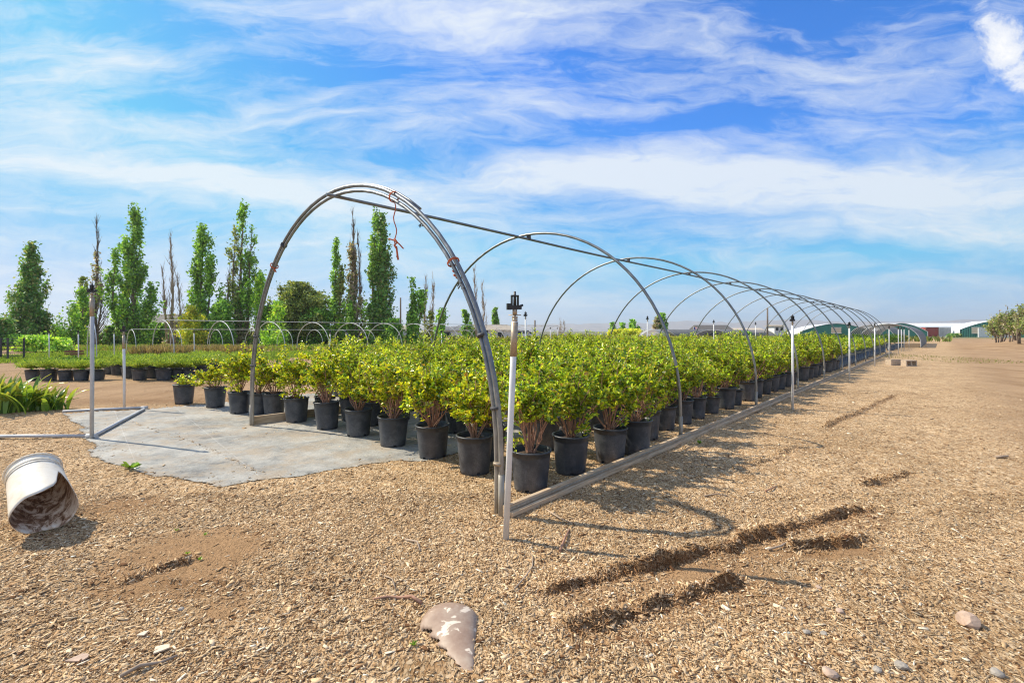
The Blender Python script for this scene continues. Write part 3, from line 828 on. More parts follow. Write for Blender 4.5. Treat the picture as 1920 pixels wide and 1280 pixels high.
for i, (d, x, y, u, v, iv) in enumerate(cand[:NIND]):
    if iv == 0: lab = 'yellow-green shrub in black pot lining the right base board beyond the fifth pot'
    elif iv >= 7: lab = 'yellow-green shrub in black pot packed along the left side behind the front row'
    else: lab = 'yellow-green shrub in black pot crowded in the middle of the bed under the hoops'
    shrub_at(i, x, y, lab, rr.uniform(.82, 1.10), rr.randrange(3) + (3 if rr.random() < min(1, max(.15, (x / y * 890 + 660) / 500 + (d - 8) / 30)) else 0))

# far shrubs of the same bed and of the beds beyond: one mass
def mass(name, pts, seed, pal, probs, mat, label, zs=(.9, 1.1), pots=True, crown_r=.44, z0=.5, z1=1.18, cat='shrubs'):
    rng = np.random.default_rng(seed); bases = [shrub_parts(seed + i, nst=11, low=True, pal=pal, probs=probs, crown_r=crown_r, z0=z0, z1=z1) for i in range(4)]
    Vs, Fs, Cs, off = [], [], [], 0
    for (x, y) in pts:
        V, F, c, _ = bases[rng.integers(4)]; a = rng.uniform(0, 6.28); s = rng.uniform(*zs)
        Rm = np.array([[math.cos(a), -math.sin(a), 0], [math.sin(a), math.cos(a), 0], [0, 0, 1]]) * s
        Vs.append(V @ Rm.T + np.array([x, y, 0])); Fs.append(F + off); Cs.append(c * rng.uniform(.8, 1.15)); off += len(V)
    Vp = np.concatenate(Vs); root = np_obj(name, Vp, np.concatenate(Fs), mat, col=np.clip(np.concatenate(Cs), 0, 1))
    tag(root, label, cat, kind='stuff')
    if pots:
        n = 10; ringb = np.array([(math.cos(2 * math.pi * k / n), math.sin(2 * math.pi * k / n)) for k in range(n)])
        pv = []; pf = []; o2 = 0
        for (x, y) in pts:
            for rad, zz in ((.155, 0), (.19, .4), (.16, .36)):
                pv.append(np.column_stack([ringb * rad + np.array([x, y]), np.full(n, zz)]))
            for i in range(2):
                for k in range(n): pf.append((o2 + i * n + k, o2 + i * n + (k + 1) % n, o2 + (i + 1) * n + (k + 1) % n, o2 + (i + 1) * n + k))
            o2 += 3 * n
        po = np_obj('pots', np.concatenate(pv), np.array(pf), M['pot'], root, smooth=True); po['kind'] = 'stuff'
    return root
mass('far_shrub_mass', [(c[1], c[2]) for c in cand[NIND:]], 300, GREENER, (.16, .2, .24, .2, .1, .05, .05), M['leaf'], 'distant yellow-green potted shrubs filling the far end of the hoop house bed')
DULL = np.array([(.46, .48, .06), (.35, .40, .05), (.22, .30, .04), (.13, .20, .035), (.07, .12, .03), (.50, .40, .09), (.38, .22, .08)])
pts = []
for iu in range(60):
    for iv in range(26):
        u = 5 + iu * .95 + rr.uniform(-.2, .2); v = 9.4 + iv * 1.0 + rr.uniform(-.2, .2)
        if iv % 9 == 8: continue
        if u < 5 + (v - 9) * 1.0: continue
        x, y = UV(u, v)
        if y > 62: continue
        pts.append((x, y))
mass('neighbouring_shrub_mass', pts, 400, DULL, (.16, .22, .24, .16, .08, .08, .06), M['leaf'], 'darker olive green shrubs filling the beds left of the hoop house', pots=False, z1=1.02, z0=.35)
pts = []
for iu in range(13):
    for iv in range(9):
        x, y = UV(43.5 + iu * .9, .2 + iv * .9); pts.append((x + rr.uniform(-.2, .2), y + rr.uniform(-.2, .2)))
GREEN = np.array([(.14, .26, .03), (.10, .22, .025), (.18, .32, .035), (.08, .17, .02), (.05, .11, .02), (.22, .30, .04), (.12, .10, .04)])
mass('green_shrub_mass', pts, 450, GREEN, (.2, .22, .2, .16, .12, .08, .02), M['leaf'], 'bright green potted shrubs beyond the end of the hoop house', z0=.45, z1=1.35)

# ------------------------------------------------------------------ main hoop house
HTOP = 3.2; LEG = .42
def hoop_pts(u, half=BED_W / 2, top=HTOP, leg=LEG, inset=0.0, n=40, foot=-.05, mid=None, org=None):
    mid = BED_W / 2 if mid is None else mid
    out = []
    hw = half - inset; tp = top - inset
    path = [(-hw, foot), (-hw, leg * .5)]
    for i in range(n + 1):
        an = math.pi - math.pi * i / n
        path.append((hw * math.cos(an), leg + (tp - leg) * math.sin(an) ** .97))
    path += [(hw, leg * .5), (hw, foot)]
    for s, z in path:
        x, y = UV(u, mid + s); out.append((x, y, z))
    return out
def local(pts, o): return [(p[0] - o[0], p[1] - o[1], p[2] - (o[2] if len(o) > 2 else 0)) for p in pts]

hb = empty('hoop_house_frame', (O0[0], O0[1], 0), 0, 'long bare galvanised hoop house frame arching over the bed of yellow-green potted shrubs', 'hoop house')
org = (O0[0], O0[1])
for i in range(NH):
    u = i * SP; P = hoop_pts(u)
    # small natural lean
    lean = rr.uniform(-.03, .03) if i else 0
    P = [(p[0] + RD[0] * lean * p[2], p[1] + RD[1] * lean * p[2], p[2]) for p in P]
    mb = MB(); mb.tube(local(P, org), .021, 10); h = mb.build('hoop', M['pipe'], hb)
    # ground sockets: slightly larger pipe round each leg
    for s in (0, BED_W):
        x, y = UV(u, s); q = MB(); q.tube([(x - org[0], y - org[1], -.05), (x - org[0], y - org[1], .33)], .026, 10); q.build('socket', M['pipe'], h)
    if i: 
        x, y = UV(u, BED_W / 2); q = MB(); q.box((x - org[0], y - org[1], HTOP - .045), (.06, .05, .07), TH); q.build('clamp', M['dark'], h)
P = hoop_pts(.004, inset=.058)
mb = MB(); mb.tube(local(P, org), .019, 10); h2 = mb.build('hoop', M['pipe'], hb)
h2['label'] = 'second inner pipe bundled against the nearest end hoop'
P = hoop_pts(.03, inset=-.02)[14:32]
mb = MB(); mb.tube(local(P, org), .012, 8); mb.build('film_channel', M['pipe'], hb)
# ridge
a0 = UV(-.12, BED_W / 2); a1 = UV((NH - 1) * SP + .15, BED_W / 2)
mb = MB(); N = 24
mb.tube([(a0[0] + (a1[0] - a0[0]) * i / N - org[0], a0[1] + (a1[1] - a0[1]) * i / N - org[1], HTOP - .055 - .022 + .01 * math.sin(i * 1.3)) for i in range(N + 1)], .0205, 10)
mb.build('ridge_pipe', M['pipe'], hb)
# ties and clips on the end hoop
full = hoop_pts(0)
def on_hoop(f, inset=.03, u=.0):
    pl = hoop_pts(u, inset=inset); k = f * (len(pl) - 1); i = int(k); fr = k - i
    a, b = pl[i], pl[min(i + 1, len(pl) - 1)]
    return Vector([a[j] + (b[j] - a[j]) * fr for j in range(3)]), (Vector(b) - Vector(a)).normalized()
for f in (.90, .85, .67, .155, .09, .045):
    p, tn = on_hoop(f); q = MB(); q.tube([p - tn * .012 - Vector((*org, 0)), p + tn * .012 - Vector((*org, 0))], .047, 10); q.build('wire_tie', M['dark'] if f != .045 else M['brass'], hb)
for f in (.30, .21):
    p, tn = on_hoop(f, .07); q = MB()
    for k in range(5):
        d = Vector((rr.uniform(-1, 1), rr.uniform(-1, 1), rr.uniform(-1, .3))).normalized() * .045
        c = p + tn * (k - 2) * .016 - Vector((*org, 0)); q.tube([c - d * .5, c + d * .2 + Vector((0, 0, .01)), c + d], .006, 5)
    q.build('wire_clip', M['dark'], hb)
# base boards (weathered lumber), each a run of planks with butt joints
def board(name, v, wd, h, z, u0, u1, off=0, mat='wood', bev=.004):
    obs = []; u = u0; k = 0
    while u < u1 - .1:
        L = min(4.8, u1 - u); c = UV(u + L / 2, v)
        b = MB(); b.box((0, 0, 0), (L - .008, wd, h)); o = b.build(name, M[mat], hb, bevel=bev)
        o.location = (c[0] - org[0], c[1] - org[1], z + rr.uniform(-.004, .004)); o.rotation_euler = (0, rr.uniform(-.001, .001), math.pi / 2 - TH + rr.uniform(-.0015, .0015))
        obs.append(o); u += L; k += 1
    return obs
board('base_board', -.052, .040, .092, .047, -.02, 39.7)
board('lower_rail', -.095, .040, .040, .024, .0, 39.7)
board('metal_channel', -.079, .010, .012, .066, .0, 39.7, mat='pipe', bev=0)
board('base_board', BED_W + .05, .042, .135, .068, .02, 39.6)

# orange twine hanging from the end hoop
def twine(f, L, label, knots=True, inset=.03, thick=.006):
    p, tn = on_hoop(f, inset)
    o = empty('twine', p, 0, label, 'twine', 'orange twine ties on the end hoop')
    q = MB(); side = tn.cross(Vector((0, 0, 1))).normalized()
    loop = [Vector((0, 0, 0)) + (tn.cross(side) * math.cos(a) + side * math.sin(a)) * .055 for a in np.linspace(0, 2 * math.pi, 13)]
    q.tube(loop, .0055, 5); q.tube([v + tn * .012 for v in loop], .0055, 5); q.build('loop', M['orange_twine'], o)
    q = MB()
    n = 14; pts = [Vector((.012 * math.sin(i * 1.1) + .02 * i / n, .01 * math.cos(i * .8), -.05 - (L - .05) * i / n)) for i in range(n + 1)]
    q.tube(pts, thick, 5)
    if knots:
        kz = -L * .72
        q.tube([Vector((-.06, 0, kz + .02)), Vector((.0, .01, kz)), Vector((.05, 0, kz - .035)), Vector((.095, .0, kz - .085))], .0075, 5)
        q.tube([Vector((.0, 0, kz + .02)), Vector((.03, .0, kz - .02)), Vector((.0, 0, kz - .05)), Vector((.028, 0, kz - .09))], .011, 6)
        q.tube([Vector((.02, 0, kz - .06)), Vector((.03, 0, kz - .13)), Vector((.04, 0, kz - .20))], .011, 6)
    q.build('strand', M['orange_twine'], o)
twine(.365, .62, 'long frayed orange twine with a knot hanging below the crown of the nearest hoop')
twine(.715, .10, 'short orange twine tie on the left shoulder of the nearest hoop', False)
twine(.235, .14, 'short orange twine tie on the right side of the nearest hoop, below the shoulder', False, thick=.008)

# ------------------------------------------------------------------ sprinkler risers
def make_riser(h=1.62, collar=False, lean=(0, 0), r=.022, mat='white_pvc'):
    root = empty('sprinkler_riser', (0, 0, 0))
    lx, ly = lean; top = Vector((lx, ly, h))
    q = MB(); q.tube([(0, 0, -.05), (lx * .45 + .004, ly * .45, h * .5), tuple(top)], r, 14); q.build('riser_pipe', M[mat], root)
    if collar:
        q = MB(); d = top.normalized()
        q.tube([top - d * .25, top - d * .005], r * 1.12, 14); q.tube([top - d * .005, top + d * .02], r * .9, 14); q.build('collar', M['brass'], root)
    c = top
    s = MB()
    s.tube([c, c + Vector((0, 0, .05))], .011, 10); s.box((c.x, c.y, c.z + .028), (.03, .03, .014), .5)
    s.tube([c + Vector((-.045, 0, .045)), c + Vector((.045, 0, .045))], .0035, 5)
    s.tube([c + Vector((0, 0, .05)), c + Vector((0, 0, .085))], .017, 10)
    s.build('nipple', M['brass'], root)
    s = MB()
    s.box((c.x, c.y, c.z + .10), (.095, .032, .028), .25)
    s.tube([c + Vector((.02, 0, .10)), c + Vector((.058, .014, .118))], [.012, .008], 8)
    s.box((c.x - .042, c.y - .008, c.z + .105), (.03, .03, .045), .25)
    for dx in (-.022, .022): s.box((c.x + dx, c.y, c.z + .145), (.010, .024, .075), .25)
    s.box((c.x, c.y, c.z + .182), (.055, .028, .012), .25); s.tube([c + Vector((0, 0, .11)), c + Vector((0, 0, .215))], [.012, .008], 8)
    s.build('sprinkler_head', M['black_plastic'], root)
    return root
GR = 'sprinkler risers standing round the beds'
r1 = make_riser(1.56, True, (.066, .0)); x, y = G(948, 1013); place(r1, (x, y, hz(x, y)), 0, 1, 'tallest looking white riser pipe with tan collar, leaning beside the foot of the nearest hoop', GR, 'sprinkler')
r2 = make_riser(1.95, True, (.005, 0), .024, 'grey_pvc'); x, y = G(172, 822); place(r2, (x, y, .01), 0, 1, 'tall pale grey sprinkler riser at the corner of the ground pipes', GR, 'sprinkler')
r3 = make_riser(1.40, True, (-.01, 0)); x, y = G(233, 766); place(r3, (x, y, .01), 0, 1, 'shorter white riser at the back corner of the cloth, right of the grey riser', GR, 'sprinkler')
proto = make_riser(1.62, False); first = True
RIS = []
names = ['second', 'third', 'fourth', 'fifth', 'sixth']
for i, u in enumerate((7.5, 15.05, 22.6, 30.1, 37.6)): RIS.append((*UV(u, -.56), 1.0, 'white sprinkler riser, %s from the front along the right base board' % names[i]))
for i, (u, v, lb) in enumerate(((42, -.5, 'white sprinkler riser just past the far end of the hoop house, nearest of that line'), (45.5, -.5, 'white sprinkler riser past the far end of the hoop house, second of that line'), (50.5, -.6, 'white sprinkler riser past the far end of the hoop house, beside the shade tunnel mouth'), (7.45, 6.1, 'grey sprinkler riser rising out of the shrubs just right of the nearest white riser'),
        (15, 6.1, 'sprinkler riser in the shrubs seen between the first and second hoops'), (22.5, 6.1, 'sprinkler riser among the shrubs seen through the second hoop, under the dark tunnels'), (30, 6.1, 'sprinkler riser among the shrubs, seen through the fourth hoop'))):
    RIS.append((*UV(u, v), 1.15 if v > 6 else 1.0, lb))
for (px, Z, lb) in ((1032, 34, 'small distant sprinkler riser left of its twin, behind the shrubs right of the white car'), (1045, 40, 'small distant sprinkler riser right of its twin, behind the shrubs right of the white car'), (147, 21, 'thin riser stake behind the juniper pots, left of the grey riser'), (214, 24, 'thin riser stake behind the juniper pots, right of the grey riser'), (364, 25, 'white riser stake behind the juniper pots under the second poplar hoop'), (619, 22, 'riser stake among the shrubs below the broad olive tree'), (649, 22, 'riser stake among the shrubs below the dry poplar'), (828, 24, 'riser stake among the shrubs left of the nearest hoop leg'), (92, 24, 'riser stake at the left behind the juniper pots')):
    RIS.append(((px - 960) / 890 * Z, Z, 1.0 if px > 900 else .85, lb))
for (x, y, s, lb) in RIS:
    o = proto if first else copy_tree(proto); first = False
    place(o, (x, y, .0), rr.uniform(-.4, .4), (1, 1, s * rr.uniform(.98, 1.02)), lb, GR, 'sprinkler')

# ------------------------------------------------------------------ ground irrigation pipes
def P3(px, py, z=.03): x, y = G(px, py); return Vector((x, y, z))
ip = empty('irrigation_pipe', (*G(172, 820), 0), 0, 'pale grey plastic pipe frame lying at the left edge of the grey cloth', 'pipe')
o3 = Vector((*G(172, 820), 0))
for a, b in (((-60, 822), (166, 821)), ((176, 821), (271, 769)), ((118, 774), (266, 767))):
    q = MB(); A_, B_ = P3(*a), P3(*b); q.tube([A_ - o3, (A_ + B_) / 2 - o3 + Vector((0, 0, .004)), B_ - o3], .024, 12); q.build('pipe_run', M['grey_pvc'], ip)
q = MB(); e = P3(271, 767) - o3; q.tube([e + Vector((-.05, -.02, 0)), e + Vector((.05, .02, 0))], .031, 12); q.build('elbow', M['grey_pvc'], ip)
q = MB(); e = P3(172, 821) - o3; q.tube([e + Vector((-.07, 0, 0)), e + Vector((.07, 0, 0))], .031, 12); q.build('elbow', M['grey_pvc'], ip)

# ------------------------------------------------------------------ tipped bucket
def build_bucket():
    n = 48; mth = Vector((-3.40, 3.46, .185)); back = Vector((-3.78, 3.75, .395)); ax = (mth - back); L = ax.length; ax.normalize()
    s = -ax.cross(Vector((0, 0, 1))).normalized(); up = ax.cross(s); up = up if up.z > 0 else -up
    root = empty('bucket', (-3.6, 3.65, 0), 0, 'dirty white plastic bucket with a torn mouth, tipped over on the mulch at the left', 'bucket')
    o = Vector((-3.6, 3.65, 0)); NS = 14
    def end_t(a):  # where the wall ends, by angle (0 = right side, 90 = up)
        d = math.degrees(a) % 360
        tt = 1.0 + .02 * math.sin(a * 5)
        for c, wd, dp in ((50, 15, .50), (28, 13, .30), (78, 22, .12), (5, 10, .07)):
            q = (d - c + 180) % 360 - 180; tt -= dp * math.exp(-(q / wd) ** 2)
        return tt
    def ring(t_, a, dr=0.0):
        r = .172 - .018 * (1 - t_) + .010 * t_ + dr
        if t_ < .12: r += .008 * (1 if t_ < .05 else .4)
        r *= 1 + .035 * math.cos(2 * a + .6) * t_
        return back + ax * (L * t_) + (s * math.cos(a) + up * math.sin(a)) * r - o
    V = []; F = []; Col = []
    for lay, dr, c in ((0, 0, 0.0), (1, -.004, 1.0)):
        for i in range(NS + 1):
            for k in range(n):
                a = 2 * math.pi * k / n; V.append(ring(end_t(a) * i / NS, a, dr)); Col.append((c, c, c))
    def ix(l, i, k): return l * (NS + 1) * n + i * n + k % n
    for i in range(NS):
        for k in range(n):
            F.append((ix(0, i, k), ix(0, i, k + 1), ix(0, i + 1, k + 1), ix(0, i + 1, k))); F.append((ix(1, i, k + 1), ix(1, i, k), ix(1, i + 1, k), ix(1, i + 1, k + 1)))
    for k in range(n): F.append((ix(0, NS, k), ix(0, NS, k + 1), ix(1, NS, k + 1), ix(1, NS, k)))
    np_obj('wall', [tuple(v) for v in V], F, M['bucket'], root, np.array(Col), smooth=True)
    # base disc with rim
    q = MB(); pts = []
    vs = [back - ax * .004 - o] + [ring(0, 2 * math.pi * k / n, -.003) - ax * .004 for k in range(n)]
    q.add(vs, [(0, 1 + (k + 1) % n, 1 + k) for k in range(n)]); b = q.build('base', M['bucket'], root)
    for tt in (.015, .13, .19):
        q = MB(); q.tube([ring(tt, 2 * math.pi * k / n, .003) for k in range(n + 1)], .006 if tt < .1 else .0035, 6, cap=False); q.build('rib', M['bucket'], root)
build_bucket()

# ------------------------------------------------------------------ half buried shard
def build_shard():
    head = Vector((*G(835, 1150), 0)); tip = Vector((*G(880, 1262), 0)); ax = (tip - head); L = ax.length; ax.normalize(); s = Vector((-ax.y, ax.x, 0)) * 1.0
    root_loc = head
    V = []; F = []; n = 26; m_ = 30
    for i in range(m_ + 1):
        t_ = i / m_; 
        w = .155 * math.sin(min(1, (t_ + .12) / .42) * math.pi / 2) ** .8 * (1 - max(0, (t_ - .25)) / .80) ** 1.0
        hgt = .075 * math.sin(min(1, (t_ + .10) / .35) * math.pi / 2) * (1 - max(0, t_ - .2) / .84)
        for k in range(n + 1):
            a = math.pi * (k / n) * 1.10 - .16
            p = ax * (L * (t_ * 1.18 - .12)) + s * (w * math.cos(a)) + Vector((0, 0, hgt * math.sin(a) - .012))
            V.append(p)
    for i in range(m_):
        for k in range(n):
            # ragged lower left edge
            if k > n - 4 - ((i * 13) % 4) and i > 8: continue
            F.append((i * (n + 1) + k, i * (n + 1) + k + 1, (i + 1) * (n + 1) + k + 1, (i + 1) * (n + 1) + k))
    o = np_obj('buried_shard', [tuple(v) for v in V], F, M['shard'], smooth=True)
    o.location = (root_loc.x, root_loc.y, hz(root_loc.x, root_loc.y))
    md = o.modifiers.new('solid', 'SOLIDIFY'); md.thickness = .006
    tag(o, 'curved mauve brown plastic shard with pale flaked patches, half buried in the mulch', 'shard')
build_shard()

# ------------------------------------------------------------------ stones, sticks, litter
def stone(px, py, r, label, mat='grey_stone', sq=.6, name='stone', grp=None):
    x, y = G(px, py); rs = np.random.default_rng(int(px + py)); import bmesh
    bm = bmesh.new(); bmesh.ops.create_icosphere(bm, subdivisions=2, radius=r)
    dirs = rs.normal(0, 1, (9, 3)); dirs /= np.linalg.norm(dirs, axis=1, keepdims=True); cut = rs.uniform(.62, .95, 9) * r
    for v in bm.verts:
        for d, c in zip(dirs, cut):
            k = v.co.x * d[0] + v.co.y * d[1] + v.co.z * d[2]
            if k > c: v.co -= Vector(d) * (k - c)
        v.co.z *= sq
    me = bpy.data.meshes.new(name); bm.to_mesh(me); bm.free(); me.materials.append(M[mat])
    o = bpy.data.objects.new(name, me); C.objects.link(o); o.location = (x, y, hz(x, y) + r * sq * .45); o.rotation_euler = (0, 0, px)
    tag(o, label, 'stone', grp)
stone(1815, 1170, .052, 'fist sized pinkish stone alone on the packed drive at lower right', 'stone', .85)
for px, py, r, lb, mt in ((1690, 1250, .028, 'smooth pale grey pebble near the bottom edge below the pinkish stone', 'grey_stone'), (1556, 1268, .034, 'pale knobbly stone at the bottom edge, left of the grey pebbles', 'stone'), (1868, 1262, .030, 'grey pebble at the bottom right corner', 'grey_stone'),
                      (1645, 1262, .022, 'small dark grey pebble between the pale stone and the smooth pebble', 'grey_stone'), (1545, 1192, .018, 'small bluish grey pebble on the mulch above the pale knobbly stone', 'grey_stone'), (1512, 1190, .020, 'small white-grey pebble left of the bluish one', 'grey_stone'),
                      (340, 1145, .016, 'small dark stone on bare soil at lower left', 'grey_stone'), (1575, 1148, .022, 'low tan stone on the chips right of the second rut', 'stone'), (1535, 1103, .018, 'small brown stone in the chips right of the ruts', 'stone')):
    stone(px, py, r, lb, mt, .6, 'pebble')
def stick(pts, rad, label, mat='deadwood', cat='stick', name='stick', lift=.012):
    q = MB(); w = [G(*p) for p in pts]; o0 = Vector((*w[0], 0))
    P = [Vector((x, y, hz(x, y) + lift + .008 * math.sin(i * 2))) - o0 for i, (x, y) in enumerate(w)]
    n = len(P); q.tube(P, [rad * (1 - .45 * i / (n - 1)) for i in range(n)], 7); o = q.build(name, M[mat]); o.location = o0
    tag(o, label, cat)
stick([(225, 1279), (262, 1262), (300, 1246), (333, 1234)], .009, 'straight weathered stick lying at the lower left bottom edge')
stick([(790, 1138), (772, 1128), (750, 1124), (725, 1125), (700, 1132)], .010, 'curved tan stalk lying left of the half buried shard', 'twig')
stick([(965, 1112), (985, 1088), (998, 1066), (999, 1050), (995, 1044)], .005, 'thin curved dry stalk below the leaning white riser')
stick([(1050, 1035), (1060, 1012), (1068, 994)], .010, 'brown dry stalk beside the riser shadow', 'twig')
stick([(760, 1015), (782, 1020), (788, 1035)], .008, 'pale curled bark strip left of the leaning riser')
stick([(720, 1085), (735, 1095), (742, 1110)], .004, 'thin pale straw above the curved tan stalk')
stick([(1024, 958), (1050, 975), (1072, 982)], .006, 'thin straw at the end of the right base board')
stick([(1440, 1033), (1465, 1029), (1480, 1020), (1481, 1012)], .008, 'tan curved stalk lying in the front rut')
stick([(1435, 921), (1447, 917), (1455, 912)], .008, 'short brown stalk between the shrub shadows and the drive', 'twig')
stick([(1320, 931), (1345, 929), (1365, 930)], .008, 'tan stalk in the shrub shadow right of the base board')
stick([(1865, 860), (1890, 861)], .02, 'short dark stick on the packed drive near the right edge')
def flat_bit(px, py, w, h, label, col='stone'):
    x, y = G(px, py); q = MB(); k = 7; vs = []
    for zz in (0, .006):
        for i in range(k):
            a = 2 * math.pi * i / k; rr2 = 1 + .25 * math.sin(i * 2.7 + px); vs.append((w * rr2 * math.cos(a), h * rr2 * math.sin(a), zz + .004 * math.cos(a)))
    q.add(vs, [tuple(range(k, 2 * k)), tuple(reversed(range(k)))] + [(i, (i + 1) % k, k + (i + 1) % k, k + i) for i in range(k)])
    o = q.build('bark_flake', M[col]); o.location = (x, y, hz(x, y) + .008); tag(o, label, 'bark flake')
flat_bit(302, 1222, .036, .030, 'large pale squarish bark flake above the stick at lower left', 'cream')
flat_bit(148, 1240, .045, .028, 'pinkish tan bark flake at the bottom left')
flat_bit(268, 1195, .024, .018, 'pale bark flake above the large squarish one', 'cream')

# low weeds
def weed(px, py, h, n, label, col=(.25, .42, .05), name='weed', wd=.3):
    x, y = G(px, py); rng = np.random.default_rng(int(px * 3 + py)); P = rng.normal(0, h * .05, (n, 3)); P[:, 2] = 0
    an = rng.random(n) * 6.28; el = rng.uniform(.35, 1.2, n)
    D = np.stack([np.cos(an) * np.cos(el), np.sin(an) * np.cos(el), np.sin(el)], 1)
    L = rng.uniform(.6, 1, n) * h; V, F = leafgeo(P, D, L, L * wd, rng)
    cc = np.array(col) * rng.uniform(.7, 1.3, (n, 1))
    o = np_obj(name, V, F, M['leaf'], col=np.repeat(np.clip(cc, 0, 1), 6, 0)); o.location = (x, y, hz(x, y) + .004); tag(o, label, 'weed')
weed(245, 880, .14, 7, 'small green weed seedling at the front edge of the grey cloth', wd=.42)
weed(375, 1050, .03, 12, 'tiny green weed beside the small left rut'); weed(352, 1038, .025, 10, 'tiny green weed above the small left rut'); weed(385, 1003, .025, 12, 'tiny green weed on bare soil right of the bucket')
weed(775, 1212, .03, 12, 'tiny green weed left of the half buried shard'); weed(1312, 833, .06, 20, 'green weed tuft against the outside of the right base board')
weed(330, 998, .03, 8, 'tiny pale weed between the bucket and the cloth')

# concrete blocks by the end of the base board
def cinder(loc, rz, label, flat=True):
    root = empty('concrete_block', loc, rz, label, 'concrete block', 'concrete blocks at the end of the base board')
    q = MB()
    for yy in (-.082, .082): q.box((0, yy, .1), (.39, .03, .19))
    for xx in (-.18, 0, .18): q.box((xx, 0, .1), (.03, .134, .187))
    q.build('body', M['concrete'], root)
    root.scale = (1.35, 1.35, 1.35)
    for ch in root.children:
        if flat: ch.rotation_euler = (R(90), 0, 0); ch.location = (0, .1, .09)
x, y = G(1704, 686); cinder((x, y, .0), R(8), 'concrete block lying on its side with two holes showing, on the drive')
x, y = G(1683, 685); cinder((x - .12, y + .1, .0), R(12), 'concrete block standing left of the holed one, plain side to the camera', False)

# ------------------------------------------------------------------ small potted seedling and junipers
def small_pot():
    root = empty('potted_seedling', (*G(345, 757), .012), .3, 'black pot with a tiny seedling, alone at the back edge of the grey cloth', 'potted plant')
    pot_mesh().build('pot', M['pot'], root); s = MB(); s.lathe([(.176, .335), (0, .36)], 16); s.build('soil', M['soil'], root)
    V, F, c, st = shrub_parts(77, nst=4, crown_r=.16, z0=.40, z1=.60, dens=.5); st.build('stems', M['twig'], root); np_obj('foliage', V, F, M['leaf'], root, c)
small_pot()

JUN = np.array([(.46, .56, .10), (.38, .50, .08), (.26, .40, .07), (.54, .60, .11), (.15, .25, .05)])
def juniper_geo(seed, n=1500, r=.42, z0=.34, z1=.66, L0=.09, mult=1):
    rng = np.random.default_rng(seed)
    an = rng.random(n) * 6.28; q = np.sqrt(rng.random(n)); k = rng.uniform(.2, 1, n)
    D = np.stack([np.cos(an) * q, np.sin(an) * q, .45 + .5 * rng.random(n)], 1)
    lump = 1 + .22 * np.sin(an * 3 + seed) + .12 * np.sin(an * 7)
    P = np.stack([np.cos(an) * q * r * lump * k, np.sin(an) * q * r * lump * k, z0 + (z1 - z0) * k * (1 - .45 * q * q) * rng.uniform(.75, 1.1, n)], 1)
    V, F = leafgeo(P, D + rng.normal(0, .35, (n, 3)), rng.uniform(.6, 1.3, n) * L0, rng.uniform(.012, .02, n) * mult, rng)
    c = JUN[rng.integers(0, 5, n)] * rng.uniform(.8, 1.2, (n, 1)); return V, F, np.repeat(c, 6, 0)
def make_juniper(seed):
    root = empty('potted_juniper', (0, 0, 0)); pot_mesh(.34, .17, .205).build('pot', M['pot'], root)
    V, F, c = juniper_geo(seed); np_obj('foliage', V, F, M['needle'], root, c); return root
jp = [make_juniper(20 + i) for i in range(3)]; ju = [False] * 3
jl = []
for i, (px, py) in enumerate(((62, 712), (92, 713), (124, 713), (153, 713), (183, 712))): jl.append((*G(px, py), '%s low green juniper in black pot of the separate group of five at the left' % ords[i]))
for i, (px, py) in enumerate(((207, 701), (224, 700), (242, 708), (262, 713), (286, 709), (307, 713), (332, 711), (356, 710), (378, 708))): jl.append((*G(px, py), '%s low juniper pot from the left in the second group behind the short white riser' % ords[i]))
for row in range(1, 5):
    for k in range(14):
        Z = 15.2 + row * 1.1; X = -13.8 + k * .78 + row * .2 + rr.uniform(-.1, .1)
        if X / Z * 890 + 960 < 30 or X / Z * 890 + 960 > 470: continue
        if row < 2 and X / Z * 890 + 960 < 195: continue
        jl.append((X, Z, 'low green juniper in black pot in the rows behind the front juniper pots'))
for i, (x, y, lb) in enumerate(jl):
    k = i % 3
    if ju[k]: o = copy_tree(jp[k])
    else: o = jp[k]; ju[k] = True
    place(o, (x, y, hz(x, y)), rr.uniform(0, 6.28), rr.uniform(.92, 1.08), lb, 'junipers in black pots at the left', 'potted juniper')

# strap leaf clumps at left edge
def strap(px, py, h, n, spread, label, seed):
    x, y = G(px, py); rng = np.random.default_rng(seed); Vs = []; Fs = []; Cs = []; off = 0
    for i in range(n):
        b = np.array([rng.normal(0, spread), rng.normal(0, spread * .6), 0]); a = rng.random() * 6.28; L = h * rng.uniform(.6, 1.1); w = rng.uniform(.025, .05)
        d = np.array([math.cos(a), math.sin(a)]); lean = rng.uniform(.15, .9); s = np.array([-d[1], d[0], 0]); K = 7
        cc = np.array([(.20, .36, .05), (.32, .46, .07), (.12, .22, .04)][rng.integers(3)]) * rng.uniform(.8, 1.2); tipc = np.array((.62, .55, .10)) if rng.random() < .65 else cc
        for k in range(K + 1):
            t_ = k / K; c = b + np.array([d[0] * L * lean * t_ ** 1.6, d[1] * L * lean * t_ ** 1.6, L * (t_ - .42 * lean * t_ ** 3)]); ww = w * (math.sin(math.pi * min(1, t_ * .85 + .15)) ** .7 + .02)
            Vs += [c - s * ww, c + np.array([0, 0, -.01]), c + s * ww]; col = cc * (1 - t_ ** 3) + tipc * t_ ** 3; Cs += [col] * 3
            if k < K:
                for j in (0, 1): Fs.append((off + k * 3 + j, off + k * 3 + j + 1, off + (k + 1) * 3 + j + 1, off + (k + 1) * 3 + j))
        off += (K + 1) * 3
    o = np_obj('strap_leaf_clump', Vs, Fs, M['leaf'], col=np.array(Cs), smooth=True); o.location = (x, y, hz(x, y)); tag(o, label, 'plant', 'strap-leaved perennials at the left edge')
strap(22, 772, .78, 90, .24, 'strap-leaved perennial clump with yellow leaf tips at the very left edge, largest of the two', 1)
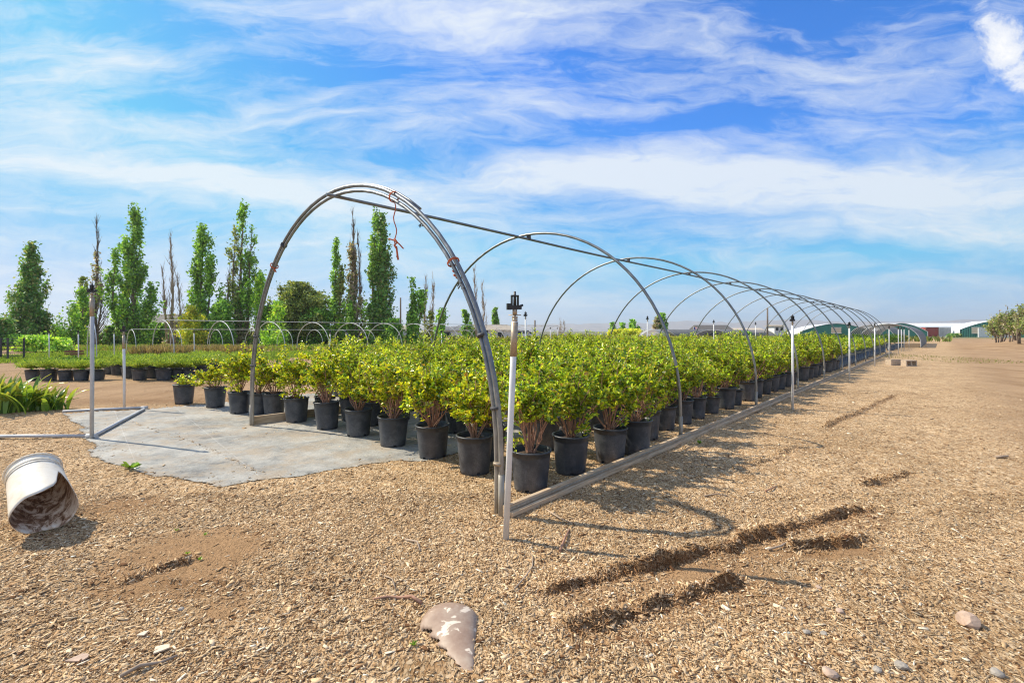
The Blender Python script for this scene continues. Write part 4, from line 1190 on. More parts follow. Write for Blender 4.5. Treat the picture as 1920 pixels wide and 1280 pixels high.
strap(92, 768, .52, 60, .17, 'smaller strap-leaved perennial clump right of the large one, beside the grey riser', 2)
strap(-40, 760, .7, 60, .22, 'strap-leaved perennial clump cut by the left edge of the view', 3)

# ------------------------------------------------------------------ trees
TP = {'dark': [(.055, .12, .03), (.075, .15, .035), (.04, .085, .022), (.10, .18, .045), (.16, .17, .07)],
      'mid': [(.09, .17, .03), (.13, .23, .035), (.06, .12, .025), (.17, .27, .04), (.045, .09, .02)],
      'bright': [(.17, .28, .035), (.24, .36, .04), (.11, .2, .03), (.30, .38, .05), (.07, .13, .02)],
      'olive': [(.11, .14, .035), (.15, .17, .045), (.08, .10, .03), (.18, .18, .06), (.06, .09, .025)],
      'dry': [(.20, .17, .13), (.16, .13, .10), (.25, .20, .14), (.12, .11, .07), (.10, .13, .04)],
      'yellow': [(.34, .30, .03), (.42, .34, .04), (.25, .26, .03), (.18, .22, .03), (.12, .15, .03)]}
def tree(name, px, Z, label, spires, cat='tree', grp='trees along the far edge', leaf=.30, dens=1.0, windy=0.0, bark='bark', seed=None):
    """spires: (dx px, top py, half width px at that distance, start height frac, palette, leafiness, profile)"""
    seed = seed or int(px * 7 + Z); rng = np.random.default_rng(seed); rs = random.Random(seed)
    x0 = (px - 960) / 890 * Z; root = empty(name, (x0, Z, hz(x0, Z) if px > 1800 else 0), 0, label, cat, grp)
    tr = MB(); Ps = []; Cs = []; Ds = []
    for (dxp, top, hwp, z0f, pal, lf, prof) in spires:
        H = (621 - top) / 890 * Z + CAM_H; hw = hwp / 890 * Z * (1.22 if prof != 'round' else 1.0); dx = dxp / 890 * Z; bx = dx * .35
        by = rs.uniform(-.3, .3)
        tp = Vector((dx, by, H * .985)); bs = Vector((bx, by * .3, -.2)); r0 = .035 * H / 3 + .04
        def axis(f): 
            p = bs.lerp(tp, f); p.x = bx + (dx - bx) * min(1, f * 2.2) + .12 * math.sin(f * 7 + seed); return p
        tr.tube([axis(f) for f in np.linspace(0, 1, 9)], [r0 * (1 - f * .93) for f in np.linspace(0, 1, 9)], 6)
        nb = int((18 + H * 2.0) * (1 if prof != 'round' else 2.4))
        for i in range(nb):
            f = z0f + (1 - z0f) * rs.random() ** (1.35 if prof in ('flame', 'cone') else .95)
            g_ = (f - z0f) / (1 - z0f)
            if prof == 'column': env = max(.12, min(1, .5 + g_ * 2.2) * (1 - g_ ** 2.4) ** .75)
            elif prof == 'cone': env = max(.06, (1 - (f - z0f) / (1 - z0f)) ** .75) * min(1, .45 + (f - z0f) / (1 - z0f) * 3)
            elif prof == 'flame': g_ = (f - z0f) / (1 - z0f); env = max(.10, min(1, .62 + g_ * 2.6) * (1 - g_) ** .75)
            elif prof == 'round': g_ = (f - z0f) / (1 - z0f); env = math.sqrt(max(.03, 1 - (2 * g_ - .92) ** 2 * .86))
            else: env = 1 - .7 * (f - z0f) / (1 - z0f)
            a_ = rs.uniform(0, 2 * math.pi); env *= .72 + .5 * float(vnoise(np.array([f * H * .55 + seed]), np.array([round(math.cos(a_)) * 3.3 + seed * .1]))[0] * .5 + .5); rr_ = hw * env * (rs.uniform(.25, 1.3) if prof != 'round' else rs.uniform(.4, 1.1))
            rise = rr_ * (rs.uniform(1.6, 3.2) if prof not in ('round',) else rs.uniform(.1, .9))
            e = axis(f); s = axis(max(.05, f - rise / H)); e = e + Vector((math.cos(a_) * rr_, math.sin(a_) * rr_, 0)); e.z = min(e.z, H)
            mid = s.lerp(e, .5) + Vector((math.cos(a_), math.sin(a_), 0)) * rr_ * .12
            tr.tube([s, mid, e], [.05 * (1 - f) + .02, .025, .010], 3, cap=False)
            if lf <= 0: 
                for q in range(3):
                    st_ = s.lerp(e, rs.uniform(.3, .9)); en = st_ + Vector((rs.uniform(-.25, .25), rs.uniform(-.25, .25), rs.uniform(.4, 1.1))); tr.tube([st_, en], [.02, .008], 3, cap=False)
                continue
            if rs.random() > lf + .25: continue
            if prof in ('column', 'flame') and f > .25 and float(vnoise(np.array([f * H * .8 + seed * 1.7]), np.array([a_ * .9]))[0]) < -.38: continue
            n = int(66 * lf * dens * (1 + hw * .22) * (.45 + .75 * env)); n = int(n * 1.5); ck = rng.uniform(.35, 1.08, 5); tt = ck[rng.integers(0, 5, n)] + rng.normal(0, .03, n)
            pa = np.array(s)[None] * (1 - tt)[:, None] + np.array(e)[None] * tt[:, None]
            sp = .13 + .07 * hw
            pts = pa + rng.normal(0, 1, (n, 3)) * np.array([sp, sp, sp * (2.1 if prof != 'round' else 1.1)]) * rng.uniform(.4, 1.1, (n, 1)); pts[:, 0] += windy * rng.random(n) * (pts[:, 2] / H)
            pts[:, 2] = np.clip(pts[:, 2], .15, H * 1.01)
            Ps.append(pts); pc = np.array(TP[pal]) * 2.7; tone = rng.uniform(.75, 1.25)
            Cs.append(pc[rng.integers(0, 5, n)] * tone * rng.uniform(.85, 1.15, (n, 1)))
            Ds.append(rng.normal(0, 1, (n, 3)) + np.array([windy * 1.5, 0, .3]))
    tr.build('trunk', M[bark], root)
    if Ps:
        P = np.concatenate(Ps); Cc = np.clip(np.concatenate(Cs), 0, 1); sz = rng.uniform(.5, 1.45, len(P)) * leaf * Z / 50 * .92
        V, F = quadgeo(P, sz, rng, .62, np.concatenate(Ds)); np_obj('crown', V, F, M['treeleaf'], root, np.repeat(Cc, 4, 0))
    return root
tree('poplar_tree', 58, 46, 'dark green cone shaped tree standing alone at the far left', [(0, 455, 22, .3, 'dark', 1.0, 'column'), (0, 470, 29, .07, 'dark', 1.0, 'flame'), (-9, 540, 19, .06, 'dark', 1, 'column'), (10, 550, 18, .06, 'dark', 1, 'column')], leaf=.30, dens=1.9)
tree('poplar_tree', 180, 50, 'nearly dead poplar with sparse leaves and bare top behind the grey riser', [(-2, 408, 8, .2, 'dry', 0, 'column'), (0, 465, 12, .45, 'dry', .28, 'column'), (6, 520, 14, .25, 'dry', 0, 'column'), (-22, 520, 13, .35, 'olive', .45, 'column')])
tree('leafy_tree', 135, 44, 'bright green bushy tree left of the nearly dead poplar', [(0, 565, 30, .03, 'bright', .9, 'column'), (20, 540, 16, .1, 'mid', .9, 'column')], leaf=.28)
tree('poplar_tree', 250, 48, 'tall green poplar with a wide leafy foot and a narrow top, behind the short riser', [(0, 384, 19, .45, 'mid', .95, 'column'), (3, 490, 24, .04, 'mid', 1, 'flame'), (-35, 468, 17, .12, 'mid', .75, 'column'), (30, 530, 18, .06, 'mid', .9, 'column'), (-12, 500, 10, .1, 'bright', .8, 'column')])
tree('dead_poplar', 322, 50, 'bare grey dead poplar between two green poplars at left', [(0, 438, 7, .3, 'dry', 0, 'column'), (-15, 500, 5, .2, 'dry', 0, 'column'), (16, 515, 6, .2, 'dry', 0, 'column'), (2, 590, 24, .02, 'dry', .3, 'column')], bark='deadwood')
tree('poplar_tree', 383, 48, 'dense green poplar right of the bare dead poplar', [(-3, 422, 21, .3, 'mid', 1, 'column'), (10, 480, 22, .05, 'mid', 1, 'column'), (-14, 540, 20, .03, 'bright', .8, 'column'), (24, 560, 16, .02, 'mid', .9, 'column')])
tree('poplar_tree', 452, 48, 'tallest airy poplar with pale stems showing, left of the nearest hoop', [(0, 376, 14, .25, 'mid', .6, 'column'), (-14, 425, 14, .25, 'olive', .5, 'column'), (18, 420, 13, .25, 'mid', .55, 'column'), (2, 470, 22, .2, 'mid', .5, 'column'), (0, 590, 24, .02, 'dry', .7, 'column'), (-25, 500, 5, .2, 'dry', 0, 'column')])
tree('poplar_tree', 487, 47, 'small light green poplar just left of the nearest hoop', [(0, 503, 13, .03, 'bright', .9, 'column'), (8, 575, 20, .02, 'mid', .9, 'column')])
tree('leafy_bush', 358, 45, 'rounded yellow bush below the poplars at left', [(0, 573, 24, .02, 'yellow', 1, 'round')], cat='bush', leaf=.26)
tree('leafy_bush', 418, 45, 'rounded dark green bush between two poplars', [(0, 563, 24, .02, 'mid', 1, 'round')], cat='bush', leaf=.26)
tree('broad_tree', 563, 50, 'broad round olive brown tree seen through the nearest hoop', [(-8, 530, 46, .25, 'olive', 1, 'round'), (20, 546, 44, .2, 'olive', 1, 'round'), (-30, 560, 34, .1, 'mid', .9, 'round'), (34, 575, 30, .08, 'mid', .9, 'round')], leaf=.28, dens=1.5)
tree('leafy_bush', 518, 44, 'bright green bush in front of the broad olive tree', [(0, 566, 28, .02, 'bright', 1, 'column')], cat='bush')
tree('poplar_tree', 634, 50, 'slender airy poplar right of the broad olive tree', [(-4, 448, 9, .25, 'mid', .6, 'column'), (5, 500, 11, .1, 'olive', .6, 'column'), (0, 590, 14, .02, 'bright', .8, 'column')])
tree('poplar_tree', 663, 50, 'dry grey brown poplar with a bare top between two green poplars', [(0, 396, 9, .4, 'dry', 0, 'column'), (-2, 455, 12, .3, 'dry', .85, 'column'), (10, 440, 7, .3, 'dry', 0, 'column'), (-4, 545, 24, .02, 'mid', 1, 'column'), (14, 560, 16, .1, 'dry', .4, 'column')])
tree('poplar_tree', 704, 50, 'thick dark green poplar seen near the crown of the nearest hoop', [(-4, 390, 17, .2, 'mid', 1, 'column'), (8, 402, 17, .2, 'dark', 1, 'column'), (20, 480, 15, .15, 'dark', .9, 'column'), (-2, 560, 26, .02, 'mid', .9, 'column')], windy=.25)
tree('leafy_bush', 738, 48, 'pale green round bush at the foot of the thick poplar', [(0, 598, 24, .02, 'mid', .8, 'round')], cat='bush')
tree('leafy_tree', 776, 50, 'wind bent green tree right of the utility pole', [(-6, 522, 12, .05, 'mid', 1, 'cone'), (10, 545, 13, .05, 'mid', 1, 'column'), (0, 600, 22, .02, 'bright', 1, 'column')], windy=.5)
tree('dead_poplar', 803, 55, 'faint bare poplar behind the wind bent tree', [(-6, 515, 5, .2, 'dry', 0, 'column'), (8, 520, 5, .2, 'dry', 0, 'column'), (4, 585, 14, .1, 'olive', .5, 'column')], bark='deadwood')
tree('leafy_tree', 828, 52, 'small wind bent tree crossed by the second hoop', [(0, 578, 12, .05, 'mid', 1, 'column')], windy=.4)
tree('dead_poplar', 898, 58, 'pair of bare poplar tops right of the nearest hoop leg', [(-7, 508, 6, .1, 'dry', 0, 'column'), (8, 530, 6, .1, 'dry', 0, 'column'), (-24, 582, 8, .1, 'mid', .7, 'column')], bark='deadwood')
tree('poplar_tree', 928, 95, 'single small distant poplar above the low white house', [(0, 578, 5, .05, 'mid', 1.0, 'column')])
tree('poplar_tree', 1238, 80, 'lone half brown tree behind the white tunnels', [(4, 588, 9, .05, 'mid', .9, 'column'), (-6, 596, 8, .05, 'dry', .9, 'column')])
tree('leafy_bush', 1172, 75, 'clipped yellow green hedge mound beside the parked pickup', [(-16, 619, 18, .02, 'yellow', 1, 'round'), (0, 617, 20, .02, 'yellow', 1, 'round'), (16, 617, 20, .02, 'yellow', 1, 'round')], cat='bush', leaf=.24, dens=2)
tree('leafy_tree', 1180, 82, 'scraggly green saplings behind the clipped hedge mound', [(8, 600, 10, .1, 'mid', .6, 'column'), (-12, 606, 6, .1, 'mid', .5, 'column')])
tree('leafy_tree', 1148, 78, 'thin leafy sapling left of the hedge mound', [(0, 606, 6, .1, 'mid', .6, 'column')])
tree('dead_poplar', 1053, 90, 'thin bare saplings right of the white car', [(-3, 598, 4, .1, 'dry', 0, 'column'), (4, 606, 4, .1, 'dry', 0, 'column')], bark='deadwood')
tree('leafy_bush', 1395, 70, 'dark rounded bush beyond the dark shade tunnels', [(0, 622, 16, .02, 'mid', 1, 'round')], cat='bush', leaf=.2)
tree('leafy_tree', 882, 62, 'small olive bush against the low white house', [(0, 612, 10, .02, 'olive', 1, 'round')], cat='bush', leaf=.22)
tree('leafy_bush', 8, 40, 'dark green bush cut by the left edge', [(0, 597, 16, .02, 'dark', 1, 'round')], cat='bush')
tree('leafy_bush', 38, 40, 'small mid green bush between the left edge and the cone shaped tree', [(0, 628, 16, .02, 'mid', 1, 'round')], cat='bush')
# bright low willow like bushes
for i, (px, top, hw) in enumerate(((72, 630, 26), (100, 634, 24))):
    tree('leafy_bush', px, 34, ['low bright yellow green bush under the cone shaped tree, left of its pair', 'low bright yellow green bush under the cone shaped tree, right of its pair'][i], [(0, top, hw, .02, 'bright', 1.0, 'round')], cat='bush', leaf=.3)
# dark hedge mass filling between trunks
pts = []
HB = [((175, 640), 7), ((210, 612), 9), ((290, 606), 8), ((345, 620), 10), ((440, 610), 9), ((500, 600), 9), ((600, 612), 10), ((650, 615), 8), ((700, 615), 8)]
for i, ((px, top), hw) in enumerate(HB):
    tree('leafy_bush', px, 52, 'dark undergrowth bush filling the gaps between the trunks of the tree line', [(0, top, hw * 2.6, .02, 'dark' if i % 2 else 'mid', 1, 'round')], cat='bush', leaf=.3, grp='undergrowth bushes between the trunks')
# trees at right edge on a low berm
for i, (px, Z, top, hw) in enumerate(((1868, 50, 598, 13), (1880, 46, 592, 14), (1895, 43, 588, 15), (1912, 40, 580, 18), (1935, 38, 572, 20), (1902, 52, 596, 14))):
    tree('young_tree', px, Z, ['leftmost young olive tree of the row at the right edge', 'second young olive tree from the left at the right edge', 'third young olive tree from the left at the right edge, under the sky gap', 'tall young tree cut by the right edge', 'young tree just past the right edge', 'young tree standing behind the row at the right edge'][i],
         [(0, top + 4, hw * .85, .38, 'olive', .45, 'round'), (4, top + 10, hw * .7, .4, 'dry', .35, 'round'), (-5, top - 3, hw * .4, .4, 'dry', .2, 'column')], leaf=.17, dens=.5, grp='young trees along the right edge')

# dry grass and ground cover strips
def grass(name, x0, x1, y0, y1, n, h, pal, label, seed, wd=.02):
    rng = np.random.default_rng(seed); x = rng.uniform(x0, x1, n); y = rng.uniform(y0, y1, n); m_ = fbm(x, y, .5, 3) > -.25; x, y = x[m_], y[m_]; n = len(x)
    P = np.stack([x, y, height(x, y)], 1); D = rng.normal(0, .35, (n, 3)); D[:, 2] = 1; L = rng.uniform(.4, 1.1, n) * h
    V, F = leafgeo(P, D, L, L * 0 + wd, rng); pal = np.array(pal); c = pal[rng.integers(0, len(pal), n)] * rng.uniform(.8, 1.2, (n, 1))
    o = np_obj(name, V, F, M['straw'], col=np.repeat(np.clip(c, 0, 1), 6, 0)); tag(o, label, 'grass', kind='stuff')
grass('dry_grass', -23, -16.2, 28, 31, 6000, .7, [(.42, .30, .14), (.34, .25, .12), (.50, .38, .2), (.26, .24, .08)], 'dry straw coloured grass strip in front of the tree line', 1, .05)
grass('green_grass', -30, -12, 22, 33, 14000, .25, [(.28, .42, .05), (.36, .48, .06), (.2, .3, .04)], 'green grass strip in front of the tree line', 2, .05)
grass('green_grass', -46, 5, 36, 44, 16000, .4, [(.24, .36, .05), (.32, .40, .06), (.40, .34, .12)], 'rough grass at the foot of the tree line', 3, .10)
grass('far_field', -90, 62, 66, 98, 16000, 1.0, [(.16, .2, .04), (.22, .26, .05), (.3, .27, .1), (.1, .15, .03)], 'olive green field crops in the far middle distance', 5, .35)
grass('verge_grass', 21, 25.5, 22, 31, 1100, .10, [(.24, .26, .07), (.3, .26, .1)], 'thin grass along the drive by the far end of the hoop house', 4, .02)
mass('low_perennial_mass', [(-17.5 + i * .55 % 4.4, 17.2 + (i // 8) * .6) for i in range(32)], 480, GREEN * 1.3, (.2, .22, .2, .16, .1, .1, .02), M['leaf'], 'low leafy perennials in a bed behind the strap-leaved clumps', pots=False, z0=.05, z1=.55)

# ------------------------------------------------------------------ distant tunnels
def tunnel(name, u0, n, sp, v0, wd, top, label, cover=None, hr=.02, ridge=True, grp='low hoop tunnels in the distance', ends=False, coverseg=None, mat='grey_pvc'):
    ox, oy = UV(u0, v0); root = empty(name, (ox, oy, 0), 0, label, 'hoop tunnel', grp)
    for i in range(n):
        P = hoop_pts(u0 + i * sp, wd / 2, top, .4, n=16, mid=v0 + wd / 2); mb = MB(); mb.tube(local(P, (ox, oy)), hr, 5); mb.build('hoop', M[mat], root)
    if ridge:
        a = UV(u0, v0 + wd / 2); b = UV(u0 + (n - 1) * sp, v0 + wd / 2); q = MB(); q.tube([(a[0] - ox, a[1] - oy, top + .02), (b[0] - ox, b[1] - oy, top + .02)], hr * .9, 5); q.build('ridge_pipe', M[mat], root)
    if cover:
        vs = []; k = 0
        for i in range(n):
            P = local(hoop_pts(u0 + i * sp, wd / 2 + .03, top + .03, .4, n=16, mid=v0 + wd / 2, foot=.02), (ox, oy)); vs += P; k = len(P)
        fs = [(i * k + j, i * k + j + 1, (i + 1) * k + j + 1, (i + 1) * k + j) for i in range(n - 1) for j in range(k - 1)]
        q = MB(); q.add(vs, fs, True); q.build('cover', M[cover], root)
        if ends:
            for e in (0, n - 1):
                P = vs[e * k:(e + 1) * k]; q = MB(); q.add(P, [tuple(range(k))]); q.build('end_wall', M[ends], root)
    return root
# B: nearer low tunnel left; find its u,v from pixel
def uv_from(px, Z): return toUV((px - 960) / 890 * Z, Z)
ub, vb = uv_from(305, 28.5); tunnel('low_tunnel', ub, 14, 3.05, vb - 2.6, 5.2, 2.15, 'nearer of two bare low hoop tunnels below the poplars at left', hr=.026)
uc, vc = uv_from(246, 33); tunnel('low_tunnel', uc, 22, 2.6, vc - 1.6, 3.2, 1.62, 'farther and lower of two bare hoop tunnels below the poplars at left', hr=.022)
ub, vb = uv_from(172, 25.5); tunnel('low_tunnel', ub, 1, 3, vb - 1.7, 3.4, 2.1, 'single bare hoop standing behind the grey riser', hr=.024, ridge=False)
# faint tunnels and covers in the middle distance
u_, v_ = uv_from(1220, 64); tunnel('white_tunnel', u_, 2, 2.0, v_ - 1.6, 3.4, 1.75 , 'low white film covered tunnel in the middle distance under the lone tree', cover='film', ends='film')
u_, v_ = uv_from(1290, 60); tunnel('shade_tunnel', u_, 12, 2.2, v_ + 1.5, 5, 1.75, 'dark mesh covered tunnel right of the white film tunnel', cover='greyfilm')
u_, v_ = uv_from(1395, 62); tunnel('shade_tunnel', u_, 12, 2.2, v_ + 1.5, 5, 1.7, 'dark mesh covered tunnel below the small white cabin', cover='greyfilm')
# covered tunnels beyond the end of the main house on the drive side
tunnel('shade_tunnel', 53.5, 12, 1.9, -1.3, 4.6, 2.2, 'grey shade cloth tunnel nearest the end of the hoop house beside the drive', cover='greyfilm', hr=.03)
tunnel('shade_tunnel', 80, 12, 2.2, 2.0, 5.2, 2.4, 'second grey tunnel farther along the drive', cover='greyfilm', hr=.03)

# ------------------------------------------------------------------ big greenhouses and sheds along the drive's far end
def gable(name, px, Z, wd, dep, wall, peak, label, wallm, roofm, rz=0.0, cat='greenhouse', n=10, curve=True, win=()):
    """front gable faces the camera; built as end walls, roof shell and openings"""
    x = (px - 960) / 890 * Z; root = empty(name, (x, Z, 0), rz, label, cat)
    hw = wd / 2; prof = [(-hw, 0), (-hw, wall)]
    if curve:
        for i in range(1, n * 2):
            s = -1 + i / n; prof.append((s * hw, wall + (peak - wall) * (1 - abs(s) ** 1.7)))
    else: prof.append((0, peak))
    prof += [(hw, wall), (hw, 0)]
    q = MB(); q.prism([(p[0] * .985, p[1] * .985) for p in prof], 0.02, .12); q.build('front_wall', M[wallm], root)
    q = MB(); q.prism([(p[0] * .985, p[1] * .985) for p in prof], dep - .12, dep - .02); q.build('back_wall', M[wallm], root)
    q = MB(); k = len(prof); vs = [(p[0], 0, p[1]) for p in prof] + [(p[0], dep, p[1]) for p in prof]
    q.add(vs, [(i, i + 1, k + i + 1, k + i) for i in range(k - 1)]); ro = q.build('roof', M[roofm], root, smooth=False)
    md = ro.modifiers.new('solid', 'SOLIDIFY'); md.thickness = .08; md.offset = 1
    for (wx, wz, ww, wh, mt, nm) in win:
        q = MB(); q.box((wx, -.03, wz), (ww, .08, wh)); wo = q.build(nm, M[mt], root)
        q = MB(); q.box((wx, -.075, wz + wh / 2 + .04), (ww + .12, .02, .08)); q.box((wx, -.075, wz - wh / 2 - .04), (ww + .12, .02, .08)); q.build('trim', M['white'], wo)
    return root
gable('teal_shed', 1872, 120, 14.5, 14, 1.9, 4.2, 'teal ribbed shed with curved white roof at the far end of the drive', 'tealribs', 'film', R(-30),
      win=((-4.0, 1.75, 2.0, 1.5, 'beige', 'panel'), (-1.7, 1.8, 1.7, 1.3, 'glass', 'window')))
q = MB(); q.box((0, 0, 1.2), (9, .2, 2.3)); o = q.build('wall_panel', M['white']); o.location = ((1872 - 960) / 890 * 117, 117.5, 0); tag(o, 'long low white panel wall between the teal shed and the young trees', 'wall')
gable('film_greenhouse', 1690, 104, 9, 22, 1.4, 3.25, 'white film greenhouse with dark teal gable at the end of the plant beds', 'teal', 'film', -TH * .6)
gable('film_greenhouse', 1568, 92, 12, 26, 1.4, 3.0, 'wide pale greenhouse with dark teal gable behind the hoops', 'teal', 'film', -TH * .6, win=((0, 1.7, 1.6, 1.0, 'beige', 'panel'),))
# long white house behind the containers
x = (1775 - 960) / 890 * 150; root = empty('long_greenhouse', (x, 150, 0), R(-3), 'very long white film greenhouse behind the red and grey containers', 'greenhouse')
prof = [(0, 0), (0, 2.4), (.5, 3.1), (1.6, 3.7), (3.2, 4.05), (5, 4.15), (6.8, 4.05), (8.4, 3.7), (9.5, 3.1), (10, 2.4), (10, 0)]
q = MB(); vs = [(-16, p[0], p[1]) for p in prof] + [(17, p[0], p[1]) for p in prof]; k = len(prof)
q.add(vs, [(i, k + i, k + i + 1, i + 1) for i in range(k - 1)] + [tuple(range(k)), tuple(reversed(range(k, 2 * k)))]); q.build('cover', M['film'], root)
q = MB()
for i in range(12): q.box((-15.5 + i * 2.9, -.05, 1.2), (.08, .06, 2.4))
q.build('frame', M['white'], root)

def container(px, Z, wd, mat, label, rz=0):
    x = (px - 960) / 890 * Z; root = empty('shipping_container', (x, Z, 0), rz, label, 'shipping container')
    q = MB(); q.box((0, 1.22, 1.3), (wd, 2.44, 2.5)); q.build('body', M[mat], root)
    q = MB()
    for xx in (-wd / 2, wd / 2): q.box((xx, -.01, 1.3), (.14, .12, 2.6))
    q.box((0, -.012, .09), (wd - .14, .11, .16)); q.box((0, -.012, 2.53), (wd - .14, .11, .14)); q.build('frame', M['rust' if mat == 'redbox' else 'white'], root)
    return root
container(1747.5, 128, 3.4, 'redbox', 'red shipping container at the end of the drive'); container(1771.5, 128, 3.25, 'greybox', 'pale grey shipping container right of the red one')
for i, px in enumerate((1785, 1794)): tree('leafy_bush', px, 122, ['low dark hedge clump right of the grey container', 'low dark hedge clump left of the teal shed'][i], [(0, 626, 5.5, .02, 'dark', 1, 'round')], cat='bush', leaf=.2)

# middle distance buildings
def house(px, Z, wd, dep, wall, peak, label, wallm='white', roofm='roof', rz=0.0, wins=(), name='low_house'):
    x = (px - 960) / 890 * Z; root = empty(name, (x, Z, 0), rz, label, 'building')
    q = MB(); q.box((0, dep / 2, wall / 2), (wd, dep, wall)); q.build('wall', M[wallm], root)
    q = MB(); ov = .35
    q.add([(-wd / 2 - ov, -ov, wall - .05), (wd / 2 + ov, -ov, wall - .05), (wd / 2 + ov, dep / 2, peak), (-wd / 2 - ov, dep / 2, peak), (wd / 2 + ov, dep + ov, wall - .05), (-wd / 2 - ov, dep + ov, wall - .05)],
          [(0, 1, 2, 3), (3, 2, 4, 5), (0, 3, 5), (1, 4, 2), (0, 5, 4, 1)]); q.build('roof', M[roofm], root)
    for (wx, wz, ww, wh, nm) in wins:
        q = MB(); q.box((wx, -.02, wz), (ww, .06, wh)); q.build(nm, M['glass'], root)
    return root
house(925, 66, 5.2, 5, 1.75, 2.5, 'small white house with beige roof left of the white car', rz=R(18), wins=((1.1, 1.0, .9, .7, 'window'), (-1.2, .85, .8, 1.6, 'door')))
house(868, 74, 9, 5, 1.7, 2.25, 'long low white building with grey roof left of the small white house', roofm='greyfilm', wins=((-2.5, 1, 1.2, .8, 'window'), (1.5, 1, 2.4, .9, 'window')))
house(745, 78, 5, 4, 1.8, 2.5, 'low white outbuilding seen below the thick poplar', wins=((0, 1, 1.2, .8, 'window'),))
house(1346, 80, 5.0, 6, 1.6, 2.6, 'white building with dark roof behind the dark tunnels', roofm='darkroof', wins=((-1, 1, .8, .8, 'window'), (1.4, 1, .8, .8, 'window')))
house(1412, 84, 4.6, 5, 1.4, 2.1, 'beige building with pale roof in the middle distance', 'beige', 'beige', wins=((0, .8, .8, .6, 'window'),))
house(1461, 80, 1.6, 2.5, 2.45, 2.6, 'small white cabin with two dark openings behind the hoops', wins=((-.35, 1.9, .4, .5, 'window'), (.4, 1.9, .4, .5, 'window')))
house(25, 60, 5, 4, 1.2, 1.9, 'low dark shed at the far left', 'dark', 'darkroof')
house(315, 56, 9, 5, 2.6, 3.6, 'dark roofed farm building hidden behind the bare dead poplar', 'beige', 'darkroof')

def utility_pole(px, Z, top, label, arm=True):
    x = (px - 960) / 890 * Z; H = (621 - top) / 890 * Z + 1.5; root = empty('utility_pole', (x, Z, 0), 0, label, 'utility pole')
    q = MB(); q.tube([(0, 0, -.1), (0, 0, H)], [.15, .11], 8); q.build('post', M['pole'], root)
    if arm: q = MB(); q.box((0, 0, H - .5), (1.6, .1, .12)); q.build('crossarm', M['pole'], root)
utility_pole(751, 70, 558, 'plain wooden utility pole left of the wind bent tree', False)
utility_pole(1439, 75, 576, 'thin utility pole behind the hoops above the beige building', False)
utility_pole(1003, 75, 600, 'short post beside the white car', False)

# flag
fx = (1300 - 960) / 890 * 78; root = empty('flag', (fx, 78, 0), 0, 'small red striped flag on a pole left of the dark roofed building', 'flag')
q = MB(); q.tube([(0, 0, 0), (0, 0, 2.25)], .03, 6); q.build('pole', M['white'], root)
m_, t_, b_2 = new_mat('striped_flag'); X3 = t_.sep(obj_coord(t_)); st_ = t_.math('GREATER_THAN', t_.math('SINE', t_.math('MULTIPLY', X3[2], 55)), 0)
cf = t_.mix(st_, (.5, .03, .03), (.7, .68, .66)); cant = t_.math('MULTIPLY', t_.math('LESS_THAN', X3[0], .35), t_.math('GREATER_THAN', X3[2], 1.8))
t_.set(b_2.inputs['Base Color'], t_.mix(cant, cf, (.02, .04, .18))); M['flag'] = m_
V = []; F = []
for i in range(9):
    for z in (1.5, 2.2): V.append((i * .11 + .03, .06 * math.sin(i * .9), z - .01 * i))
for i in range(8): F.append((i * 2, i * 2 + 2, i * 2 + 3, i * 2 + 1))
fo = np_obj('cloth', V, F, M['flag'], root, smooth=True); md = fo.modifiers.new('s', 'SOLIDIFY'); md.thickness = .01

# cars
def car(px, Z, rz, label, paint, kind='suv'):
    x = (px - 960) / 890 * Z; root = empty('parked_car', (x, Z, 0), rz, label, 'car')
    L = 4.6 if kind == 'suv' else 5.2; w_ = 1.85
    if kind == 'suv': lower = [(-2.25, .35), (-2.3, .75), (-2.2, 1.02), (-1.1, 1.1), (2.0, 1.12), (2.28, 1.0), (2.3, .4)]; cab = [(-1.25, 1.08), (-.45, 1.62), (1.3, 1.68), (1.95, 1.55), (2.15, 1.1)]
    else: lower = [(-2.6, .45), (-2.65, .85), (-2.5, 1.05), (-1.4, 1.12), (2.6, 1.15), (2.65, .5)]; cab = [(-1.3, 1.1), (-.7, 1.7), (.6, 1.75), (.85, 1.12)]
    q = MB(); q.prism(lower, -w_ / 2, w_ / 2); q.build('body', M[paint], root, bevel=.06)
    q = MB(); q.prism([(a * .99, b * .985) for a, b in cab], -w_ / 2 + .14, w_ / 2 - .14); q.build('window', M['glass'], root)
    q = MB(); q.prism([(cab[1][0] - .05, cab[1][1]), (cab[1][0], cab[1][1] + .05), (cab[2][0], cab[2][1] + .05), (cab[2][0] + .1, cab[2][1])], -w_ / 2 + .1, w_ / 2 - .1); 
    for (a, b) in ((cab[1], cab[0]), (cab[-2], cab[-1])):
        for s in (-1, 1): q.tube([(a[0], s * (w_ / 2 - .13), a[1]), (b[0], s * (w_ / 2 - .1), b[1])], .05, 5)
    for s in (-1, 1): q.tube([(.45, s * (w_ / 2 - .13), 1.64), (.5, s * (w_ / 2 - .12), 1.1)], .05, 5)
    q.build('roof', M[paint], root)
    for wx in (-1.4, 1.45):
        for s in (-1, 1):
            q = MB(); q.tube([(wx, s * (w_ / 2 - .12), .34), (wx, s * (w_ / 2 + .015), .34)], .34, 18); wo = q.build('wheel', M['tyre'], root)
            q = MB(); q.tube([(wx, s * (w_ / 2 + .0), .34), (wx, s * (w_ / 2 + .03), .34)], .2, 12); q.build('rim', M['cargrey'], wo)
    for s in (-1, 1):
        q = MB(); q.box((-2.27, s * .7, .85), (.1, .35, .16)); q.build('headlight', M['white'], root)
    return root
